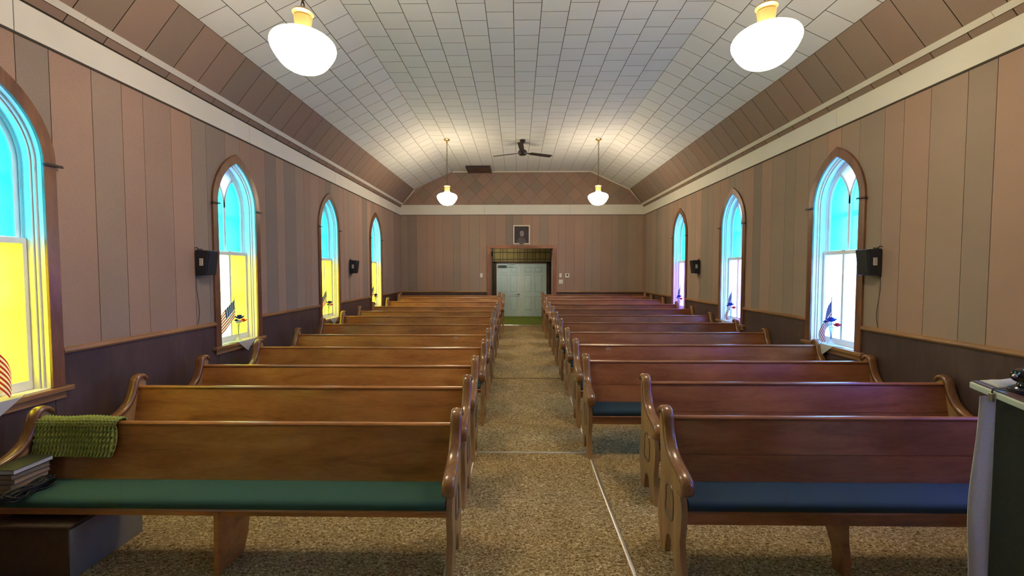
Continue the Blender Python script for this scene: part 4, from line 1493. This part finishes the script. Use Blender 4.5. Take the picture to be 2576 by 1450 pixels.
def sill_set(side, yc, idx, flag_lean, mirror, pos, lab, fdir):
    X, sg, _ = SIDE[side]
    z0 = SILL_T + .004
    rnd = random.Random(idx * 7)
    # cloth: square laid cornerwise on the sill, its corner hanging over the stool
    c = MB()
    sx, hang = .17, .13
    s0 = pos + (.04 if side == 'left' else .02)
    n_edge = -.052
    th = .0015
    fn = lambda s, z, n: (X + sg * n, yc + s, z)
    flat = [(s0 - sx, n_edge), (s0 + sx, n_edge), (s0 + sx + .08, .02), (s0 + .1, .09), (s0 - .1, .09), (s0 - sx - .08, .02)]
    vs = []
    for dz in (.0008, .0008 + th):
        vs += [fn(p, SILL_T + .004 + dz, q) for p, q in flat]
    c.add(vs, [tuple(range(6)), tuple(range(11, 5, -1))] + [(i, (i + 1) % 6, 6 + (i + 1) % 6, 6 + i) for i in range(6)])
    tri = [(s0 - sx, z0 + .002), (s0 + sx, z0 + .002), (s0 + .04, z0 - hang * .72), (s0 + .012, z0 - hang), (s0 - .03, z0 - hang * .8)]
    c.prism(tri, fn, n_edge - .002, n_edge + .0005)
    o = c.build('sill_cloth', M['cloth'])
    tag(o, 'white cloth with a hanging corner on the sill of the ' + lab, 'cloth', 'cloths on the window sills')
    # bud vase
    px = X + sg * .03
    v = empty('bud_vase', (px, yc + pos, z0 + .0025), label='slim clear glass bud vase on the sill of the ' + lab, cat='vase', group='bud vases on the sills')
    MB().lathe([(.040, 0), (.041, .004), (.026, .018), (.010, .035), (.007, .06), (.0085, .11), (.014, .16), (.021, .19), (.024, .20), (.022, .20), (.012, .16), (.006, .11), (.004, .06)], (0, 0, 0), 20, cap=False).build('glass_body', M['frosted'], v, smooth='all')
    # flowers
    fl_ = empty('artificial_roses', (px, yc + pos, z0 + .10), label='red, white and blue artificial roses in the vase of the ' + lab, cat='flowers', group='artificial roses in the bud vases')
    sy = 1 if not mirror else -1
    heads = [((-sg * .01, sy * .012, .185), 'rblue', .058), ((-sg * .015, -sy * .018, .130), 'rwhite', .050), ((0, sy * .092, .135), 'rred', .046), ((-sg * .02, -sy * .062, .155), 'rblue', .030)]
    for (hx, hy, hz), mt, r in heads:
        mb = MB()
        rose(mb, (hx, hy, hz), r, rnd)
        mb.build('bloom', M[mt], fl_, fixn=False)
        MB().tube([(0, 0, -.06), (hx * .3, hy * .2, .06), (hx, hy, hz - r * .4)], .0022, 5).build('stem', M['stem'], fl_)
    lf = MB()
    for k in range(4):
        a = k * 1.7
        d = Vector((math.cos(a), math.sin(a), .3)) * .035
        s = Vector((-math.sin(a), math.cos(a), 0)) * .010
        b0 = Vector((0, 0, .095))
        lf.add([b0, b0 + d * .5 + s, b0 + d, b0 + d * .5 - s], [(0, 1, 2, 3)])
    lf.build('leaves', M['stem'], fl_, fixn=False)
    # flag
    fg = empty('small_flag', (px + sg * .02, yc + pos - sy * .01, z0 + .12), label='small stars and stripes flag on a stick in the ' + lab, cat='flag', group='small flags in the window vases')
    top = Vector((0, -sy * flag_lean, .40))
    MB().tube([(0, 0, -.06), top], .0028, 6).build('stick', M['stick'], fg)
    MB().lathe([(.001, 0), (.006, .008), (.004, .018), (.0005, .03)], tuple(top), 8).build('finial', M['brass'], fg, smooth='all')
    me = flag_mesh(idx, .48 if side == 'left' else .85).mesh('cloth', [M['red'], M['fwhite'], M['blue']], smooth='all', fixn=False)
    ob = link('cloth', me, fg)
    ob.rotation_euler = (0, 0, math.atan2(-fdir[1], -fdir[0]))
    ob.location = (0, top.y * .72, .40 * .40)
    return fg


wn = ['nearest left window', 'second left window', 'third left window', 'farthest left window']
for i, c in enumerate(WL[:4]):
    sill_set('left', c, i + 1, .02, False, (-.09, .02, .0, .0)[i], wn[i], (.05, 1) if i == 0 else (-.22, -.97))
wn = ['', 'nearest right window in view', 'middle right window in view', 'farthest right window in view']
for i, c in enumerate(WR[:4]):
    if i:
        sill_set('right', c, i + 5, .02, True, .06, wn[i], (-.08, 1))

# ------------------------------------------------------------------ throw, books, cables, box at the front left pew
y1 = 2.66
sz = .875 / .895
ztop = .815 * sz


def throw():
    nx, ny = 150, 84
    x0, x1 = -3.125, -2.60
    # path over the back: front bottom -> top -> rear bottom, in (u, z)
    path = [(.092, .60), (.078, .66), (.064, .72), (.052, .775), (.050, .803), (.040, .822), (.018, .829), (-.006, .822), (-.014, .80), (-.016, .74), (-.018, .68), (-.020, .62)]
    P = resample([(u, z * sz) for u, z in path], ny)
    vs, fs = [], []
    th = .010
    for lay in (0, 1):
        for j, p in enumerate(P):
            t = (P[min(j + 1, ny)] - P[max(j - 1, 0)]).normalized()
            nr = Vector((-t.y, t.x))
            if nr.dot(Vector((.02 - p.x, .70 - p.y))) > 0:
                nr = -nr
            for i in range(nx + 1):
                a = i / nx
                row = j * .75
                st = math.sin(a * 2 * PI * 23 + (PI if int(j / 5) % 2 else 0)) * math.sin(j / 5 * PI)
                hgt = (.0095 * st + .002 * math.sin(j / 2 * PI) + .004) if lay == 0 else -.0
                hgt += .004 * math.sin(a * 9 + j * .05)
                q = p + nr * (th * .7 + hgt if lay == 0 else .004)
                wob = .006 * math.sin(j * .18) + .010 * (j / ny - .5) * 0
                vs.append((x0 + (x1 - x0) * a + wob + (.012 * math.sin(j * .11) if i == nx else 0), y1 - q.x, q.y + (.004 * math.sin(a * 20) if j in (0, ny) else 0)))
    w = nx + 1
    N = w * (ny + 1)
    for j in range(ny):
        for i in range(nx):
            a = j * w + i
            fs.append((a, a + 1, a + w + 1, a + w))
            fs.append((N + a, N + a + w, N + a + w + 1, N + a + 1))
    for i in range(nx):
        fs.append((i, N + i, N + i + 1, i + 1))
        a = ny * w + i
        fs.append((a, a + 1, N + a + 1, N + a))
    for j in range(ny):
        a = j * w
        fs.append((a, a + w, N + a + w, N + a))
        a = j * w + nx
        fs.append((a, N + a, N + a + w, a + w))
    o = MB().add(vs, fs).build('crocheted_throw', M['throw'], smooth='all')
    tag(o, 'olive green crocheted throw draped over the back of the front left pew', 'throw')


throw()


def book(x0, x1, y0, yy, z0, t, cov, page, rz, label, name='book'):
    cx, cy = (x0 + x1) / 2, (y0 + yy) / 2
    b = empty(name, (cx, cy, z0), rz, label=label, cat='book', group='stack of books on the front left pew')
    w, d = (x1 - x0) / 2, (yy - y0) / 2
    MB().box(-w + .006, w - .004, -d + .004, d - .004, .003, t - .003).build('pages', M[page], b)
    MB().box(-w, w, -d, d, 0, .003).box(-w, w, -d, d, t - .003, t).box(-w, -w + .004, -d, d, .003, t - .003).build('cover', M[cov], b, bevel=.001, bseg=1)
    return b


zc = .466 * sz + .001
specs = [(-3.105, -2.96, 2.335, 2.53, .036, 'booktan', 'pagetan', .02, 'worn tan hymnal at the bottom of the stack on the front left pew'),
         (-3.105, -2.965, 2.33, 2.525, .032, 'booktan', 'pagetan', -.03, 'worn tan hymnal second from the bottom of the pew stack'),
         (-3.105, -2.96, 2.335, 2.53, .030, 'booktan', 'pagetan', .035, 'tan paged book in the middle of the pew stack'),
         (-3.105, -2.96, 2.33, 2.53, .030, 'booktan', 'pagetan', -.02, 'tan paged book just under the black topped book'),
         (-3.108, -2.948, 2.325, 2.54, .030, 'bookblack', 'pagewhite', .03, 'black covered book with pale grey pages on top of the pew stack')]
for x0, x1, ya, yb, t_, cv, pg, rz, lb in specs:
    book(x0, x1, ya, yb, zc, t_, cv, pg, rz, lb)
    zc += t_ + .0005

cb = MB()
rr = random.Random(4)
pts = []
z00 = .466 * sz + .007
for i in range(260):
    t = i / 259
    a = i * .42
    pts.append((-2.905 + .028 * math.cos(a) + .012 * math.sin(i * .13) + .03 * (t - .5), 2.36 + .11 * math.sin(a * .5 + .4) + .035 * math.cos(i * .21), z00 + .026 + .022 * math.sin(i * .37) + .006 * math.cos(i * .9)))
pts = [(p[0], p[1], max(p[2], z00)) for p in pts]
cb.tube(pts, .0048, 6)
o = cb.build('coiled_cable', M['black'], smooth='all')
tag(o, 'tangled black cable lying on the cushion beside the stack of books', 'cable')

bx_ = empty('storage_box', (-2.8, 2.50, 0), label='low dark brown box with a pale grey side under the front left pew', cat='box')
MB().box(-.225, .222, -.23, .23, 0.001, .30).build('body', M['boxbrown'], bx_, bevel=.004, bseg=1)
MB().box(.2225, .232, -.225, .225, .003, .295).build('side_panel', M['boxgrey'], bx_)
MB().box(-.232, .236, -.236, .236, .301, .322).build('lid', M['boxbrown'], bx_, bevel=.004, bseg=1)

# ------------------------------------------------------------------ pulpit
pu = empty('pulpit', (2.5, 1.65, 0), label='dark sided pulpit with a pale edged slanting top at the right edge', cat='pulpit')
pt_y0, pt_y1 = -.25, .30      # near and far edge, relative to origin
zf, zn = 1.268, 1.170
sl_ = (zf - zn) / (pt_y1 - pt_y0)
f = lambda y, z, x: (x, y, z)
MB().prism([(-.19, 0), (.235, 0), (.235, zf - .045 - sl_ * .065), (-.19, zf - .045 - sl_ * .49)], f, -.335, .335).build('body', M['pulpit_dark'], pu, bevel=.004, bseg=1)
th = .034
MB().prism([(pt_y0, zn - th), (pt_y1, zf - th), (pt_y1, zf - .003), (pt_y0, zn - .003)], f, -.385, .385).build('top_edge', M['pulpit_edge'], pu, bevel=.006)
MB().prism([(pt_y0 + .006, zn - .0025 + .001), (pt_y1 - .006, zf - .0035), (pt_y1 - .006, zf + .002), (pt_y0 + .006, zn + .002)], f, -.378, .378).build('writing_surface', M['pulpit_top'], pu)
# drape down the audience side, wrapping the corner
mb = MB()
nx, nz = 60, 30
vs = []
for lay in (0, 1):
    for j in range(nz + 1):
        z = 1.205 - 1.20 * j / nz
        for i in range(nx + 1):
            a = i / nx
            x = -.372 + .68 * a
            fold = .012 * math.sin(a * 42 + .6 * math.sin(j * .22)) * (.35 + .65 * j / nz)
            flare = -.028 * (1 - a) * math.sin(min(1, j / nz * 1.6) * PI / 2)
            vs.append((x + flare + .006 * math.sin(j * .35), .262 + fold + (.003 if lay else 0), z))
w = nx + 1
N_ = w * (nz + 1)
fs = []
for j in range(nz):
    for i in range(nx):
        a = j * w + i
        fs += [(a, a + 1, a + w + 1, a + w), (N_ + a, N_ + a + w, N_ + a + w + 1, N_ + a + 1)]
for j in range(nz):
    a = j * w
    fs.append((a, a + w, N_ + a + w, N_ + a))
    a += nx
    fs.append((a, N_ + a, N_ + a + w, a + w))
o = MB().add(vs, fs).build('hanging_drape', M['cloth'], smooth='all')
o.location = (2.5, 1.65, 0)
tag(o, 'long white drape hanging down the far side of the pulpit', 'drape')
# folded white cloth and black device on the top
zt_ = lambda y: zf - (pt_y1 - y) * sl_ + .0035
mb = MB()
path = []
vs = []
ny, nx = 14, 20
for lay in (0, 1):
    for j in range(ny + 1):
        for i in range(nx + 1):
            a, b = i / nx, j / ny
            x = -.345 + .30 * a
            y = .215 + .075 * b
            hgt = .020 * math.sin(PI * min(1, max(0, b))) * (math.sin(PI * min(1, a * 1.6 + .001)) ** .5 if a < .3 else 1) + .003
            vs.append((x, y, zt_(y) + (hgt + .003 * math.sin(a * 21) * math.sin(PI * b) if lay == 0 else 0)))
w = nx + 1
N_ = w * (ny + 1)
fs = []
for j in range(ny):
    for i in range(nx):
        a = j * w + i
        fs += [(a, a + 1, a + w + 1, a + w), (N_ + a, N_ + a + w, N_ + a + w + 1, N_ + a + 1)]
for j in range(ny):
    a = j * w
    fs.append((a, a + w, N_ + a + w, N_ + a))
    a += nx
    fs.append((a, N_ + a, N_ + a + w, a + w))
for i in range(nx):
    fs.append((i, N_ + i, N_ + i + 1, i + 1))
    a = ny * w + i
    fs.append((a, a + 1, N_ + a + 1, N_ + a))
o = MB().add(vs, fs).build('folded_cloth', M['cloth'], smooth='all')
o.location = (2.5, 1.65, 0)
tag(o, 'folded white cloth lying along the far edge of the pulpit top', 'cloth')
M['gloss'] = plain('glossy_black_casing', (.01, .01, .014), .12, coat=.5)
dv = empty('desk_microphone', (2.222, 1.825, zt_(.175)), label='glossy black desk device with chrome studs and a thin cable on the pulpit', cat='microphone')
MB().lathe([(.052, 0), (.054, .010), (.046, .022), (.028, .030), (.022, .045), (.020, .060)], (0, 0, .001), 24).build('base', M['gloss'], dv, smooth=True)
hb = MB().lathe([(.010, -.050), (.026, -.045), (.032, -.02), (.033, .02), (.027, .045), (.010, .05)], (0, 0, 0), 20).build('head', M['gloss'], dv, smooth=True)
hb.location = (0, 0, .075)
hb.rotation_euler = (0, PI / 2, .2)
for s in (-1, 1):
    st_ = MB().lathe([(.009, 0), (.008, .014), (.002, .022)], (0, 0, 0), 12).build('stud', M['metal'], dv, smooth='all')
    st_.location = (s * .048, s * .01, .075)
    st_.rotation_euler = (0, s * PI / 2, 0)
cp_ = []
for i in range(30):
    t = i / 29
    x = -.04 - t * .066
    y = -.03 + .055 * t - .03 * math.sin(t * PI)
    z = (zt_(.175 + y) - zt_(.175)) + .006 + .008 * math.sin(t * PI)
    cp_.append((x, y, z))
cp_ += [(-.112, .025, cp_[-1][2] - .012), (-.113, .025, cp_[-1][2] - .05)]
MB().tube(cp_, .003, 6).build('cable', M['black'], dv, smooth='all')
MB().box(-.118, -.108, .016, .036, cp_[-1][2] - .01, cp_[-1][2] + .028).build('clip', M['steel'], dv, bevel=.002, bseg=1)

# ------------------------------------------------------------------ vestibule light: unseen lamp added to brighten walls and doors
vl = empty('vestibule_fill_lamp', (-.45, 13.2, 2.78), label='added unseen dome lamp on the vestibule ceiling', cat='lamp')
M['vfill'] = plain('vestibule_fill_dome', (.9, .9, .85), .3, emit=(1.0, .95, .80), es=52.0)
MB().lathe([(.12, -.001), (.12, -.02), (.10, -.022)], (0, 0, 0), 24).build('base', M['ivory'], vl, smooth=True)
MB().lathe([(.10, -.022), (.09, -.05), (.06, -.07), (.01, -.078)], (0, 0, 0), 24).build('dome', M['vfill'], vl, smooth='all')
